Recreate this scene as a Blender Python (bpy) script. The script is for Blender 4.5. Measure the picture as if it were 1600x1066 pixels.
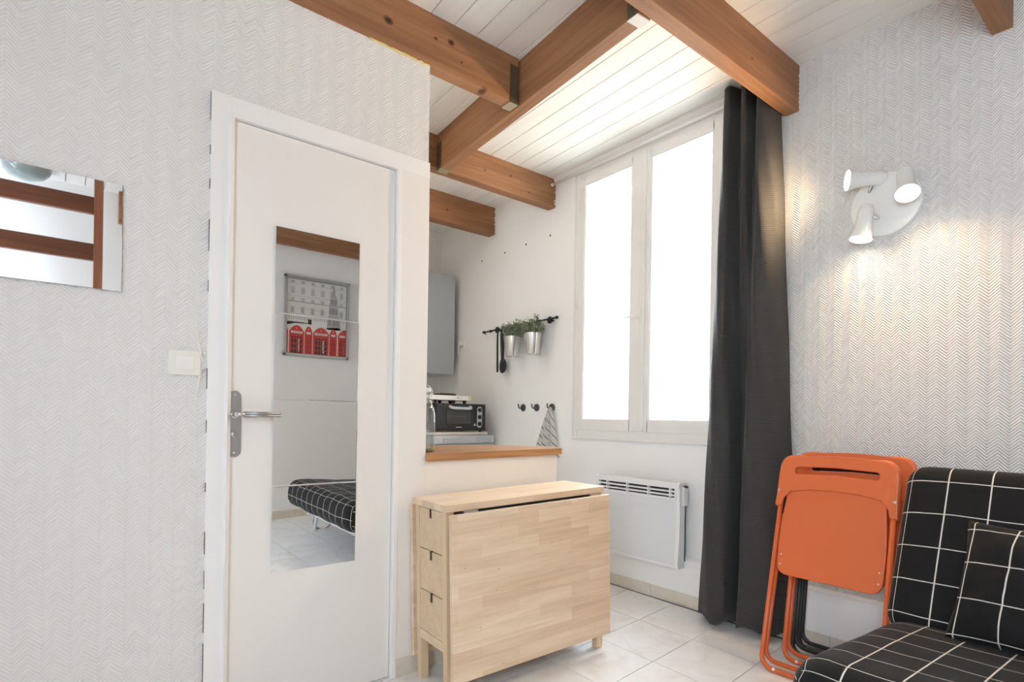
import bpy, bmesh, math, random
from mathutils import Vector, Matrix
random.seed(7)
S = bpy.context.scene
COL = S.collection
for o in list(bpy.data.objects):
    bpy.data.objects.remove(o)
R = math.radians

# ------------------------------------------------------------------ camera
cam_d = bpy.data.cameras.new('camera')
cam = bpy.data.objects.new('camera', cam_d)
COL.objects.link(cam)
cam_d.sensor_fit = 'HORIZONTAL'
cam_d.sensor_width = 36
cam_d.lens = 882.9 / 1600 * 36
cam_d.shift_y = 121 / 1600
cam_d.clip_start = 0.02
yaw, roll = R(51.325), 0.01516
f_ = Vector((math.cos(yaw), math.sin(yaw), 0))
r0 = Vector((math.sin(yaw), -math.cos(yaw), 0))
u0 = Vector((0, 0, 1))
r_ = r0 * math.cos(roll) + u0 * math.sin(roll)
u_ = u0 * math.cos(roll) - r0 * math.sin(roll)
cam.matrix_world = Matrix(((r_.x, u_.x, -f_.x, 0), (r_.y, u_.y, -f_.y, 0), (r_.z, u_.z, -f_.z, 1.03), (0, 0, 0, 1)))
S.camera = cam

# ------------------------------------------------------------------ world, sun, exposure
W = bpy.data.worlds.new('world')
S.world = W
W.use_nodes = True
bg = W.node_tree.nodes['Background']
bg.inputs[0].default_value = (0.86, 0.95, 1.08, 1)
bg.inputs[1].default_value = 11.0
sun_d = bpy.data.lights.new('sun', 'SUN')      # high sun over the roof, falling on the house across the lane
sun_d.energy = 3.0
sun_d.angle = R(0.6)
sun_d.color = (1.0, 0.97, 0.93)
sun = bpy.data.objects.new('sun', sun_d)
COL.objects.link(sun)
sun.rotation_euler = Vector((.12, -.60, -.79)).to_track_quat('-Z', 'Y').to_euler()
def portal(loc, rot, h, w):          # sampling guides for the daylight in the real window opening and the added one
    d = bpy.data.lights.new('window_portal', 'AREA')
    d.shape = 'RECTANGLE'
    d.size, d.size_y = h, w
    d.cycles.is_portal = True
    o = bpy.data.objects.new('window_portal', d)
    COL.objects.link(o)
    o.location = loc
    o.rotation_euler = rot
portal((2.966, 2.0875, 1.78), (0, R(90), 0), 1.68, 1.06)
portal((-1.29, -.425, 1.60), (0, R(-90), 0), 1.2, .95)
vs = S.view_settings
vs.view_transform = 'Standard'
vs.look = 'None'
vs.gamma = 1.0
vs.use_curve_mapping = False
vs.exposure = 1.06
cy = S.cycles
cy.use_denoising = True
cy.max_bounces = 14
cy.diffuse_bounces = 10
cy.glossy_bounces = 6
cy.transparent_max_bounces = 16
cy.transmission_bounces = 8
cy.caustics_reflective = False
cy.caustics_refractive = False
cy.sample_clamp_indirect = 12.0

# ------------------------------------------------------------------ materials
MATS = {}
def nmat(name):
    m = bpy.data.materials.new(name)
    m.use_nodes = True
    MATS[name] = m
    nt = m.node_tree
    return m, nt, nt.nodes['Principled BSDF']
def N(nt, t, **kw):
    n = nt.nodes.new(t)
    for k, v in kw.items():
        setattr(n, k, v)
    return n
def math_(nt, op, a, b=None, c=None):
    n = nt.nodes.new('ShaderNodeMath')
    n.operation = op
    for i, v in enumerate((a, b, c)):
        if v is None:
            continue
        if isinstance(v, (int, float)):
            n.inputs[i].default_value = v
        else:
            nt.links.new(v, n.inputs[i])
    return n.outputs[0]
def ramp(nt, fac, stops):
    n = nt.nodes.new('ShaderNodeValToRGB')
    cr = n.color_ramp
    while len(cr.elements) < len(stops):
        cr.elements.new(0.5)
    for e, (p, c) in zip(cr.elements, stops):
        e.position = p
        e.color = (*c, 1)
    nt.links.new(fac, n.inputs[0])
    return n.outputs[0]
def noise(nt, vec, scale, detail=4, rough=0.5, dist=0.0):
    n = nt.nodes.new('ShaderNodeTexNoise')
    n.inputs['Scale'].default_value = scale
    n.inputs['Detail'].default_value = detail
    n.inputs['Roughness'].default_value = rough
    n.inputs['Distortion'].default_value = dist
    if vec is not None:
        nt.links.new(vec, n.inputs['Vector'])
    return n.outputs[0]
def mapping(nt, out, scale=(1, 1, 1), rot=(0, 0, 0)):
    n = nt.nodes.new('ShaderNodeMapping')
    n.inputs['Scale'].default_value = scale
    n.inputs['Rotation'].default_value = rot
    nt.links.new(out, n.inputs[0])
    return n.outputs[0]
def bump(nt, bs, h, strength=0.3, dist=0.01):
    b = nt.nodes.new('ShaderNodeBump')
    b.inputs['Strength'].default_value = strength
    b.inputs['Distance'].default_value = dist
    nt.links.new(h, b.inputs['Height'])
    nt.links.new(b.outputs[0], bs.inputs['Normal'])
def plain(name, col, rough=0.5, metal=0.0, var=0.0, bscale=0, bdist=0.002, spec=0.5):
    m, nt, bs = nmat(name)
    bs.inputs['Base Color'].default_value = (*col, 1)
    bs.inputs['Roughness'].default_value = rough
    bs.inputs['Metallic'].default_value = metal
    bs.inputs['Specular IOR Level'].default_value = spec
    g = N(nt, 'ShaderNodeNewGeometry')
    if var:
        c = ramp(nt, noise(nt, g.outputs['Position'], 3.0, 5), [(0.3, tuple(x * (1 - var) for x in col)), (0.7, col)])
        nt.links.new(c, bs.inputs['Base Color'])
    if bscale:
        bump(nt, bs, noise(nt, g.outputs['Position'], bscale, 3), 0.25, bdist)
    return m
def herring(name, axis, col, strength=0.75):
    m, nt, bs = nmat(name)
    g = N(nt, 'ShaderNodeNewGeometry')
    sx = N(nt, 'ShaderNodeSeparateXYZ')
    nt.links.new(g.outputs['Position'], sx.inputs[0])
    uu = sx.outputs[axis]
    w = 0.031
    tri = math_(nt, 'PINGPONG', uu, w)
    v = math_(nt, 'ADD', sx.outputs[2], math_(nt, 'MULTIPLY', tri, 0.95))
    ph = math_(nt, 'MULTIPLY', v, 2 * math.pi / 0.0115)
    h = math_(nt, 'SINE', ph)
    nz = noise(nt, g.outputs['Position'], 60, 3)
    h2 = math_(nt, 'ADD', h, math_(nt, 'MULTIPLY', nz, 0.3))
    bump(nt, bs, h2, strength, 0.0016)
    c = ramp(nt, noise(nt, g.outputs['Position'], 1.5, 5), [(0.3, tuple(x * 0.98 for x in col)), (0.7, col)])
    mix = N(nt, 'ShaderNodeMixRGB', blend_type='MULTIPLY')
    mix.inputs[0].default_value = 1.0
    nt.links.new(c, mix.inputs[1])
    gr = ramp(nt, math_(nt, 'MULTIPLY_ADD', h, 0.5, 0.5), [(0.0, (0.93, 0.93, 0.93)), (0.6, (1, 1, 1))])  # grooves of the relief darkened in the colour, their shade painted in
    nt.links.new(gr, mix.inputs[2])
    nt.links.new(mix.outputs[0], bs.inputs['Base Color'])
    bs.inputs['Roughness'].default_value = 0.75
    return m
herring('paper_x', 0, (0.79, 0.785, 0.77), .55)
herring('paper_y', 1, (0.79, 0.775, 0.76), .85)
plain('wall_white', (0.89, 0.885, 0.875), 0.7, var=0.02, bscale=25, bdist=0.0015)
plain('kitchen_white', (0.86, 0.855, 0.84), 0.7, var=0.02, bscale=18, bdist=0.002)
plain('half_wall_paint', (0.83, 0.80, 0.75), 0.6, var=0.03, bscale=30)
plain('door_paint', (0.82, 0.80, 0.77), 0.38, var=0.02)
plain('gloss_white', (0.86, 0.855, 0.845), 0.35, var=0.02)
plain('window_white', (0.80, 0.79, 0.77), 0.4, var=0.02)
plain('plastic_white', (0.82, 0.81, 0.78), 0.35)
plain('plastic_cream', (0.80, 0.78, 0.72), 0.35)
plain('metal_white', (0.82, 0.82, 0.83), 0.4)
plain('dark_slot', (0.03, 0.03, 0.035), 0.7)
plain('gap_dark', (0.10, 0.085, 0.07), 0.9)
plain('black_plastic', (0.015, 0.015, 0.017), 0.35)
plain('black_metal', (0.02, 0.02, 0.022), 0.45)
plain('iron_grey', (0.09, 0.09, 0.095), 0.4, 0.5)
plain('steel', (0.42, 0.42, 0.42), 0.38, 1.0)
plain('chrome', (0.75, 0.76, 0.78), 0.15, 1.0)
plain('galvanised', (0.20, 0.17, 0.11), 0.5, 0.7, var=0.35)
plain('galvanised_pale', (0.52, 0.45, 0.30), 0.45, 0.5, var=0.3)
plain('bare_label', (0.72, 0.71, 0.68), 0.5)
plain('tin', (0.72, 0.72, 0.72), 0.22, 1.0)
plain('cabinet_grey', (0.46, 0.50, 0.54), 0.45)
plain('fridge_grey', (0.55, 0.58, 0.62), 0.35)
plain('shelf_beige', (0.72, 0.67, 0.60), 0.5)
plain('orange_plastic', (0.68, 0.145, 0.04), 0.38, bscale=300, bdist=0.0004)
plain('orange_paint', (0.64, 0.13, 0.035), 0.32)
plain('screw_steel', (0.6, 0.6, 0.6), 0.3, 1.0)
plain('soil', (0.03, 0.025, 0.02), 0.9)
plain('stone', (0.78, 0.73, 0.62), 0.85, var=0.2, bscale=12, bdist=0.004)
plain('facade', (0.42, 0.40, 0.36), 0.85, var=0.05)
plain('facade_trim', (0.80, 0.77, 0.70), 0.85)
plain('shutter_green', (0.62, 0.72, 0.64), 0.6)
plain('street_grey', (0.20, 0.198, 0.195), 0.9)
plain('frame_silver', (0.45, 0.46, 0.46), 0.4, 0.4)
plain('rubber_grey', (0.35, 0.35, 0.35), 0.6)
plain('glue_yellow', (0.72, 0.60, 0.25), 0.7)
plain('enamel_white', (0.82, 0.82, 0.80), 0.25)
plain('sticker_yellow', (0.72, 0.70, 0.12), 0.5)
plain('bowl_glass', (0.30, 0.36, 0.36), 0.12)
m, nt, bs = nmat('mirror')
bs.inputs['Base Color'].default_value = (0.89, 0.905, 0.905, 1)
bs.inputs['Metallic'].default_value = 1
bs.inputs['Roughness'].default_value = 0.012
# thin window glass: mostly transparent, a little reflective
def thin_glass(name, tint, f0=0.03):
    m = bpy.data.materials.new(name)
    m.use_nodes = True
    MATS[name] = m
    nt = m.node_tree
    nt.nodes.clear()
    out = N(nt, 'ShaderNodeOutputMaterial')
    mx = N(nt, 'ShaderNodeMixShader')
    tr = N(nt, 'ShaderNodeBsdfTransparent')
    tr.inputs[0].default_value = (*tint, 1)
    gl = N(nt, 'ShaderNodeBsdfGlossy')
    gl.inputs['Roughness'].default_value = 0.02
    lw = N(nt, 'ShaderNodeLayerWeight')
    lw.inputs[0].default_value = 0.5
    nt.links.new(math_(nt, 'MULTIPLY_ADD', math_(nt, 'POWER', lw.outputs['Facing'], 5.0), 0.8, f0), mx.inputs[0])
    nt.links.new(tr.outputs[0], mx.inputs[1])
    nt.links.new(gl.outputs[0], mx.inputs[2])
    nt.links.new(mx.outputs[0], out.inputs[0])
thin_glass('pane_glass', (0.97, 0.985, 0.975))
thin_glass('bottle_glass', (0.86, 0.90, 0.90), 0.14)
def wood(name, c1, c2, c3, axis=0, scale=1.0, rough=0.5, knots=False, bumpd=0.0008):
    m, nt, bs = nmat(name)
    tc = N(nt, 'ShaderNodeTexCoord')
    sc = [14 * scale] * 3
    sc[axis] = 0.9 * scale
    v = mapping(nt, tc.outputs['Object'], tuple(sc))
    n1 = noise(nt, v, 1.6, 6, 0.6, 0.6)
    sc2 = [70 * scale] * 3
    sc2[axis] = 2.5 * scale
    n2 = noise(nt, mapping(nt, tc.outputs['Object'], tuple(sc2)), 1.5, 4, 0.6)
    f = math_(nt, 'ADD', math_(nt, 'MULTIPLY', n1, 0.65), math_(nt, 'MULTIPLY', n2, 0.35))
    c = ramp(nt, f, [(0.32, c1), (0.5, c2), (0.68, c3)])
    if knots:
        wn_ = noise(nt, tc.outputs['Object'], 30, 3)
        for (kx, ky, kz, kr) in knots:
            dn = N(nt, 'ShaderNodeVectorMath', operation='DISTANCE')
            nt.links.new(mapping(nt, tc.outputs['Object'], (.75, .6, 1)), dn.inputs[0])
            dn.inputs[1].default_value = (kx * .75, ky * .6, kz)
            dd = math_(nt, 'DIVIDE', math_(nt, 'MULTIPLY_ADD', wn_, kr * .5, dn.outputs['Value']), kr)
            kf = ramp(nt, dd, [(0.42, (0.12, 0.08, 0.07)), (0.62, (0.30, 0.22, 0.18)), (0.98, (1, 1, 1))])
            mx = N(nt, 'ShaderNodeMixRGB', blend_type='MULTIPLY')
            mx.inputs[0].default_value = 1.0
            nt.links.new(c, mx.inputs[1])
            nt.links.new(kf, mx.inputs[2])
            c = mx.outputs[0]
    nt.links.new(c, bs.inputs['Base Color'])
    bs.inputs['Roughness'].default_value = rough
    bump(nt, bs, n2, 0.3, bumpd)
    return m
KB1 = [(.762, -.029, -.116, .024), (.973, -.029, -.094, .011), (1.047, -.029, -.080, .021), (1.102, -.029, -.141, .008), (1.221, -.01, -.211, .026), (.2, -.029, -.10, .018), (-.3, -.029, -.12, .016)]
KB4 = [(.141, -.035, -.105, .010), (.345, -.035, -.085, .010), (-.45, -.035, -.08, .014), (.5, -.035, -.15, .010)]
KBX = [(.8, -.03, -.1, .014), (1.5, -.03, -.14, .010), (.3, -.04, -.12, .012), (-.2, -.04, -.09, .012)]
BW = ((0.20, 0.090, 0.040), (0.31, 0.145, 0.065), (0.42, 0.21, 0.10))
wood('beam_wood', *BW, 0, 0.6, 0.6, KBX)
wood('beam_wood_1', *BW, 0, 0.6, 0.6, KB1)
wood('beam_wood_4', *BW, 0, 0.6, 0.6, KB4)
wood('beam_wood_y', *BW, 1, 0.6, 0.6)
wood('ladder_wood', (0.085, 0.03, 0.014), (0.13, 0.045, 0.022), (0.18, 0.06, 0.03), 0, 0.8, 0.4)
wood('ladder_post', (0.20, 0.07, 0.035), (0.26, 0.095, 0.05), (0.30, 0.12, 0.06), 2, 0.8, 0.4)
wood('birch_z', (0.62, 0.45, 0.28), (0.70, 0.53, 0.34), (0.76, 0.59, 0.40), 2, 0.7, 0.42, bumpd=0.0003)
wood('birch_x', (0.66, 0.49, 0.31), (0.74, 0.57, 0.38), (0.80, 0.64, 0.45), 0, 0.7, 0.42, bumpd=0.0003)
wood('counter_wood', (0.24, 0.115, 0.05), (0.42, 0.21, 0.095), (0.56, 0.32, 0.16), 0, 0.9, 0.3, bumpd=0.0003)
# birch butcher block: staggered lamellae seen as flat colour changes
def lamella(name, wdir):
    m, nt, bs = nmat(name)
    tc = N(nt, 'ShaderNodeTexCoord')
    sx = N(nt, 'ShaderNodeSeparateXYZ')
    nt.links.new(tc.outputs['Object'], sx.inputs[0])
    cb = N(nt, 'ShaderNodeCombineXYZ')
    nt.links.new(sx.outputs[0], cb.inputs[0])
    nt.links.new(sx.outputs[wdir], cb.inputs[1])
    br = N(nt, 'ShaderNodeTexBrick')
    br.offset = 0.37
    br.offset_frequency = 2
    br.inputs['Scale'].default_value = 1.0
    br.inputs['Mortar Size'].default_value = 0.0
    br.inputs['Brick Width'].default_value = 0.27
    br.inputs['Row Height'].default_value = 0.047
    br.inputs['Color1'].default_value = (0.74, 0.56, 0.385, 1)
    br.inputs['Color2'].default_value = (0.85, 0.69, 0.51, 1)
    br.inputs['Bias'].default_value = 0.05
    nt.links.new(cb.outputs[0], br.inputs['Vector'])
    sc = [0.9, 10, 10]
    n1 = noise(nt, mapping(nt, tc.outputs['Object'], tuple(sc)), 3.0, 6, 0.6, 0.8)
    n2 = noise(nt, mapping(nt, tc.outputs['Object'], (3, 90, 90)), 1.5, 3)
    mx = N(nt, 'ShaderNodeMixRGB', blend_type='MULTIPLY')
    mx.inputs[0].default_value = 1.0
    nt.links.new(br.outputs[0], mx.inputs[1])
    nt.links.new(ramp(nt, math_(nt, 'ADD', math_(nt, 'MULTIPLY', n1, 0.7), math_(nt, 'MULTIPLY', n2, 0.3)), [(0.3, (0.84, 0.80, 0.76)), (0.6, (1, 1, 1))]), mx.inputs[2])
    vo = N(nt, 'ShaderNodeTexVoronoi')
    nt.links.new(mapping(nt, tc.outputs['Object'], (3.0, 5.0, 5.0)), vo.inputs['Vector'])
    mk = N(nt, 'ShaderNodeMixRGB', blend_type='MULTIPLY')
    mk.inputs[0].default_value = 1.0
    nt.links.new(mx.outputs[0], mk.inputs[1])
    nt.links.new(ramp(nt, vo.outputs['Distance'], [(0.018, (0.22, 0.12, 0.07)), (0.05, (1, 1, 1))]), mk.inputs[2])
    nt.links.new(mk.outputs[0], bs.inputs['Base Color'])
    bs.inputs['Roughness'].default_value = 0.36
lamella('birch_leaf', 2)
lamella('birch_top', 1)
# white ceiling boards
m, nt, bs = nmat('board_white')
tc = N(nt, 'ShaderNodeTexCoord')
oi = N(nt, 'ShaderNodeObjectInfo')
va = N(nt, 'ShaderNodeVectorMath', operation='ADD')
nt.links.new(tc.outputs['Object'], va.inputs[0])
nt.links.new(oi.outputs['Location'], va.inputs[1])
n1 = noise(nt, mapping(nt, va.outputs[0], (14, 0.8, 14)), 2.0, 5)
nt.links.new(ramp(nt, n1, [(0.3, (0.83, 0.815, 0.78)), (0.65, (0.87, 0.86, 0.83))]), bs.inputs['Base Color'])
bs.inputs['Roughness'].default_value = 0.5
bump(nt, bs, n1, 0.2, 0.001)
# floor tile: pale mottled marble
m, nt, bs = nmat('tile')
g = N(nt, 'ShaderNodeNewGeometry')
oi = N(nt, 'ShaderNodeObjectInfo')
va = N(nt, 'ShaderNodeVectorMath', operation='ADD')
cbx = N(nt, 'ShaderNodeCombineXYZ')
nt.links.new(math_(nt, 'MULTIPLY', oi.outputs['Random'], 37.0), cbx.inputs[2])
nt.links.new(g.outputs['Position'], va.inputs[0])
nt.links.new(cbx.outputs[0], va.inputs[1])
n1 = noise(nt, va.outputs[0], 7.0, 8, 0.65, 0.8)
nt.links.new(ramp(nt, n1, [(0.28, (0.75, 0.72, 0.69)), (0.45, (0.84, 0.835, 0.83)), (0.62, (0.88, 0.89, 0.90)), (0.8, (0.80, 0.76, 0.71))]), bs.inputs['Base Color'])
bs.inputs['Roughness'].default_value = 0.22
m, nt, bs = nmat('skirting_tile')
g = N(nt, 'ShaderNodeNewGeometry')
n1 = noise(nt, g.outputs['Position'], 16.0, 8, 0.7, 0.6)
nt.links.new(ramp(nt, n1, [(0.28, (0.50, 0.44, 0.36)), (0.42, (0.68, 0.62, 0.53)), (0.7, (0.72, 0.67, 0.58))]), bs.inputs['Base Color'])
bs.inputs['Roughness'].default_value = 0.4
plain('grout', (0.22, 0.20, 0.18), 0.9)
# checked black fabric on UV in metres
m, nt, bs = nmat('check_fabric')
uv = N(nt, 'ShaderNodeUVMap')
sx = N(nt, 'ShaderNodeSeparateXYZ')
nt.links.new(uv.outputs[0], sx.inputs[0])
def lines(out, pitch, width):
    fr = math_(nt, 'FRACT', math_(nt, 'DIVIDE', out, pitch))
    return math_(nt, 'LESS_THAN', math_(nt, 'ABSOLUTE', math_(nt, 'SUBTRACT', fr, 0.5)), width / pitch / 2)
ln = math_(nt, 'MAXIMUM', lines(sx.outputs[0], 0.112, 0.0040), lines(sx.outputs[1], 0.112, 0.0029))
weave = noise(nt, mapping(nt, uv.outputs[0], (500, 500, 1)), 1.0, 2)
mx = N(nt, 'ShaderNodeMixRGB')
nt.links.new(ln, mx.inputs[0])
mx.inputs[1].default_value = (0.009, 0.009, 0.0095, 1)
mx.inputs[2].default_value = (0.66, 0.63, 0.58, 1)
nt.links.new(mx.outputs[0], bs.inputs['Base Color'])
bs.inputs['Roughness'].default_value = 0.8
bs.inputs['Sheen Weight'].default_value = 0.05
bs.inputs['Specular IOR Level'].default_value = 0.25
bs.inputs['Sheen Roughness'].default_value = 0.4
bump(nt, bs, weave, 0.3, 0.001)
# tea towel: thin dark stripes running aslant through the gathered cloth
m, nt, bs = nmat('towel')
uv = N(nt, 'ShaderNodeUVMap')
sx = N(nt, 'ShaderNodeSeparateXYZ')
nt.links.new(uv.outputs[0], sx.inputs[0])
q1 = math_(nt, 'ADD', sx.outputs[1], math_(nt, 'MULTIPLY', math_(nt, 'FRACT', math_(nt, 'ADD', math_(nt, 'MULTIPLY', sx.outputs[0], 1.9), .1)), .30))
l1 = math_(nt, 'LESS_THAN', math_(nt, 'FRACT', math_(nt, 'DIVIDE', q1, .17)), .12)
mx = N(nt, 'ShaderNodeMixRGB')
nt.links.new(l1, mx.inputs[0])
mx.inputs[1].default_value = (0.82, 0.81, 0.79, 1)
mx.inputs[2].default_value = (0.09, 0.09, 0.095, 1)
nt.links.new(mx.outputs[0], bs.inputs['Base Color'])
bs.inputs['Roughness'].default_value = 0.9
# curtain: dark ribbed satin
m, nt, bs = nmat('curtain_fabric')
g = N(nt, 'ShaderNodeNewGeometry')
sx = N(nt, 'ShaderNodeSeparateXYZ')
nt.links.new(g.outputs['Position'], sx.inputs[0])
h = math_(nt, 'SINE', math_(nt, 'MULTIPLY', sx.outputs[2], 2 * math.pi / 0.0095))
nt.links.new(ramp(nt, math_(nt, 'MULTIPLY_ADD', h, 0.5, 0.5), [(0, (0.070, 0.068, 0.068)), (1, (0.105, 0.102, 0.101))]), bs.inputs['Base Color'])
bs.inputs['Roughness'].default_value = 0.7
bs.inputs['Sheen Weight'].default_value = 0.2
bump(nt, bs, h, 0.25, 0.0012)
# radiator grille: fine perforation
m, nt, bs = nmat('grille')
g = N(nt, 'ShaderNodeNewGeometry')
sx = N(nt, 'ShaderNodeSeparateXYZ')
nt.links.new(g.outputs['Position'], sx.inputs[0])
p = 2 * math.pi / 0.0062
a = math_(nt, 'MULTIPLY', math_(nt, 'SINE', math_(nt, 'MULTIPLY', sx.outputs[1], p)), math_(nt, 'SINE', math_(nt, 'MULTIPLY', sx.outputs[2], p)))
nt.links.new(ramp(nt, a, [(0.15, (0.80, 0.81, 0.84)), (0.55, (0.52, 0.53, 0.55))]), bs.inputs['Base Color'])
bs.inputs['Roughness'].default_value = 0.5
# leaf
m, nt, bs = nmat('herb_leaf')
g = N(nt, 'ShaderNodeNewGeometry')
nt.links.new(ramp(nt, noise(nt, g.outputs['Position'], 45, 2), [(0.3, (0.10, 0.13, 0.07)), (0.7, (0.36, 0.40, 0.27))]), bs.inputs['Base Color'])
bs.inputs['Roughness'].default_value = 0.6
# oven window, lit lens
plain('oven_glass', (0.06, 0.065, 0.065), 0.08)
m, nt, bs = nmat('lamp_lens')
bs.inputs['Base Color'].default_value = (1, 0.95, 0.85, 1)
bs.inputs['Emission Color'].default_value = (1.0, 0.90, 0.72, 1)
bs.inputs['Emission Strength'].default_value = 9.0
m, nt, bs = nmat('lamp_diffuser')
bs.inputs['Base Color'].default_value = (0.95, 0.95, 0.93, 1)
bs.inputs['Emission Color'].default_value = (1.0, 0.96, 0.90, 1)
bs.inputs['Emission Strength'].default_value = 9.0
for nm, c in dict(p_grey1=(0.62, 0.62, 0.60), p_grey2=(0.30, 0.30, 0.30), p_grey3=(0.42, 0.42, 0.43), p_white=(0.74, 0.73, 0.71), p_black=(0.02, 0.02, 0.022),
                  p_red=(0.60, 0.035, 0.035), p_red2=(0.42, 0.02, 0.025), p_gold=(0.62, 0.45, 0.25), p_pale=(0.68, 0.67, 0.65)).items():
    plain(nm, c, 0.35)
M = MATS

# ------------------------------------------------------------------ helpers
def tag(o, label=None, cat=None, group=None, kind=None):
    if label: o['label'] = label
    if cat: o['category'] = cat
    if group: o['group'] = group
    if kind: o['kind'] = kind
    return o
def empty(name, loc=(0, 0, 0), rot=(0, 0, 0)):
    o = bpy.data.objects.new(name, None)
    o.empty_display_size = 0.05
    COL.objects.link(o)
    o.location = loc
    o.rotation_euler = rot
    return o
def thing(name, label, cat, loc=(0, 0, 0), rot=(0, 0, 0), group=None):
    return tag(empty(name, loc, rot), label, cat, group)
def link(name, me, mat, parent=None, loc=(0, 0, 0), rot=(0, 0, 0), smooth=False):
    o = bpy.data.objects.new(name, me)
    COL.objects.link(o)
    if mat is not None and not me.materials:
        for mm in (mat if isinstance(mat, (list, tuple)) else [mat]):
            me.materials.append(M[mm])
    if smooth:
        for p in me.polygons:
            p.use_smooth = True
    o.parent = parent
    o.location = loc
    o.rotation_euler = rot
    return o
def bm_mesh(bm, name='m', smooth_angle=None):
    me = bpy.data.meshes.new(name)
    bmesh.ops.recalc_face_normals(bm, faces=bm.faces)
    bm.to_mesh(me)
    bm.free()
    return me
def add_box(bm, lo, hi, bevel=0.0, seg=2, mtx=None, midx=0):
    lo, hi = Vector(lo), Vector(hi)
    vs = [bm.verts.new((x, y, z)) for x in (lo.x, hi.x) for y in (lo.y, hi.y) for z in (lo.z, hi.z)]
    fs = [(0, 1, 3, 2), (4, 6, 7, 5), (0, 4, 5, 1), (2, 3, 7, 6), (0, 2, 6, 4), (1, 5, 7, 3)]
    faces = [bm.faces.new([vs[i] for i in f]) for f in fs]
    geom = vs
    if bevel > 0:
        es = list({e for f in faces for e in f.edges})
        r = bmesh.ops.bevel(bm, geom=es, offset=bevel, segments=seg, affect='EDGES', profile=0.7)
        vs2 = set(v for f in r['faces'] for v in f.verts)
        geom = list(vs2 | {v for v in vs if v.is_valid})
    for f in {f for v in geom if v.is_valid for f in v.link_faces}:
        f.material_index = midx
    if mtx is not None:
        bmesh.ops.transform(bm, matrix=mtx, verts=[v for v in geom if v.is_valid])
    return geom
def box(name, lo, hi, mat, parent=None, bevel=0.0, loc=(0, 0, 0), rot=(0, 0, 0), seg=2):
    bm = bmesh.new()
    add_box(bm, lo, hi, bevel, seg)
    return link(name, bm_mesh(bm), mat, parent, loc, rot)
def boxes(name, lst, mat, parent=None, bevel=0.0, loc=(0, 0, 0), rot=(0, 0, 0)):
    bm = bmesh.new()
    for lo, hi in lst:
        add_box(bm, lo, hi, bevel)
    return link(name, bm_mesh(bm), mat, parent, loc, rot)
def prism_bm(bm, pts, z0, z1, fn=None):
    """polygon pts (x,y) extruded from z0 to z1; fn maps (x,y,z)->xyz"""
    fn = fn or (lambda x, y, z: (x, y, z))
    a = [bm.verts.new(fn(x, y, z0)) for x, y in pts]
    b = [bm.verts.new(fn(x, y, z1)) for x, y in pts]
    n = len(pts)
    bm.faces.new(a[::-1])
    bm.faces.new(b)
    for i in range(n):
        bm.faces.new((a[i], a[(i + 1) % n], b[(i + 1) % n], b[i]))
def prism(name, pts, z0, z1, mat, parent=None, fn=None, bevel=0, loc=(0, 0, 0), rot=(0, 0, 0)):
    bm = bmesh.new()
    prism_bm(bm, pts, z0, z1, fn)
    if bevel:
        bmesh.ops.bevel(bm, geom=list(bm.edges), offset=bevel, segments=2, affect='EDGES', profile=0.7)
    return link(name, bm_mesh(bm), mat, parent, loc, rot)
def smooth_path(pts, n=6, closed=False):
    pts = [Vector(p) for p in pts]
    out = []
    L = len(pts)
    rng = L if closed else L - 1
    for i in range(rng):
        p0 = pts[(i - 1) % L] if (closed or i > 0) else pts[i]
        p1 = pts[i]
        p2 = pts[(i + 1) % L]
        p3 = pts[(i + 2) % L] if (closed or i + 2 < L) else p2
        for k in range(n):
            t = k / n
            out.append(0.5 * ((2 * p1) + (p2 - p0) * t + (2 * p0 - 5 * p1 + 4 * p2 - p3) * t * t + (3 * p1 - p0 - 3 * p2 + p3) * t ** 3))
    if not closed:
        out.append(pts[-1])
    return out
def tube_bm(bm, pts, r, seg=8, closed=False, cap=True):
    pts = [Vector(p) for p in pts]
    n = len(pts)
    rings = []
    prev = None
    for i, p in enumerate(pts):
        a = pts[(i - 1) % n] if (closed or i > 0) else p
        b = pts[(i + 1) % n] if (closed or i < n - 1) else p
        t = (b - a).normalized()
        if prev is None:
            up = Vector((0, 0, 1)) if abs(t.z) < 0.9 else Vector((1, 0, 0))
            x = t.cross(up).normalized()
        else:
            x = (prev - t * prev.dot(t)).normalized()
        prev = x
        y = t.cross(x)
        rr = r[i] if isinstance(r, (list, tuple)) else r
        rings.append([bm.verts.new(p + (x * math.cos(q) + y * math.sin(q)) * rr) for q in [2 * math.pi * k / seg for k in range(seg)]])
    m = n if closed else n - 1
    for i in range(m):
        A, B = rings[i], rings[(i + 1) % n]
        for k in range(seg):
            bm.faces.new((A[k], A[(k + 1) % seg], B[(k + 1) % seg], B[k]))
    if cap and not closed:
        bm.faces.new(rings[0][::-1])
        bm.faces.new(rings[-1])
def tube(name, pts, r, mat, parent=None, seg=8, closed=False, loc=(0, 0, 0), rot=(0, 0, 0)):
    bm = bmesh.new()
    tube_bm(bm, pts, r, seg, closed)
    return link(name, bm_mesh(bm), mat, parent, loc, rot, smooth=True)
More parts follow.
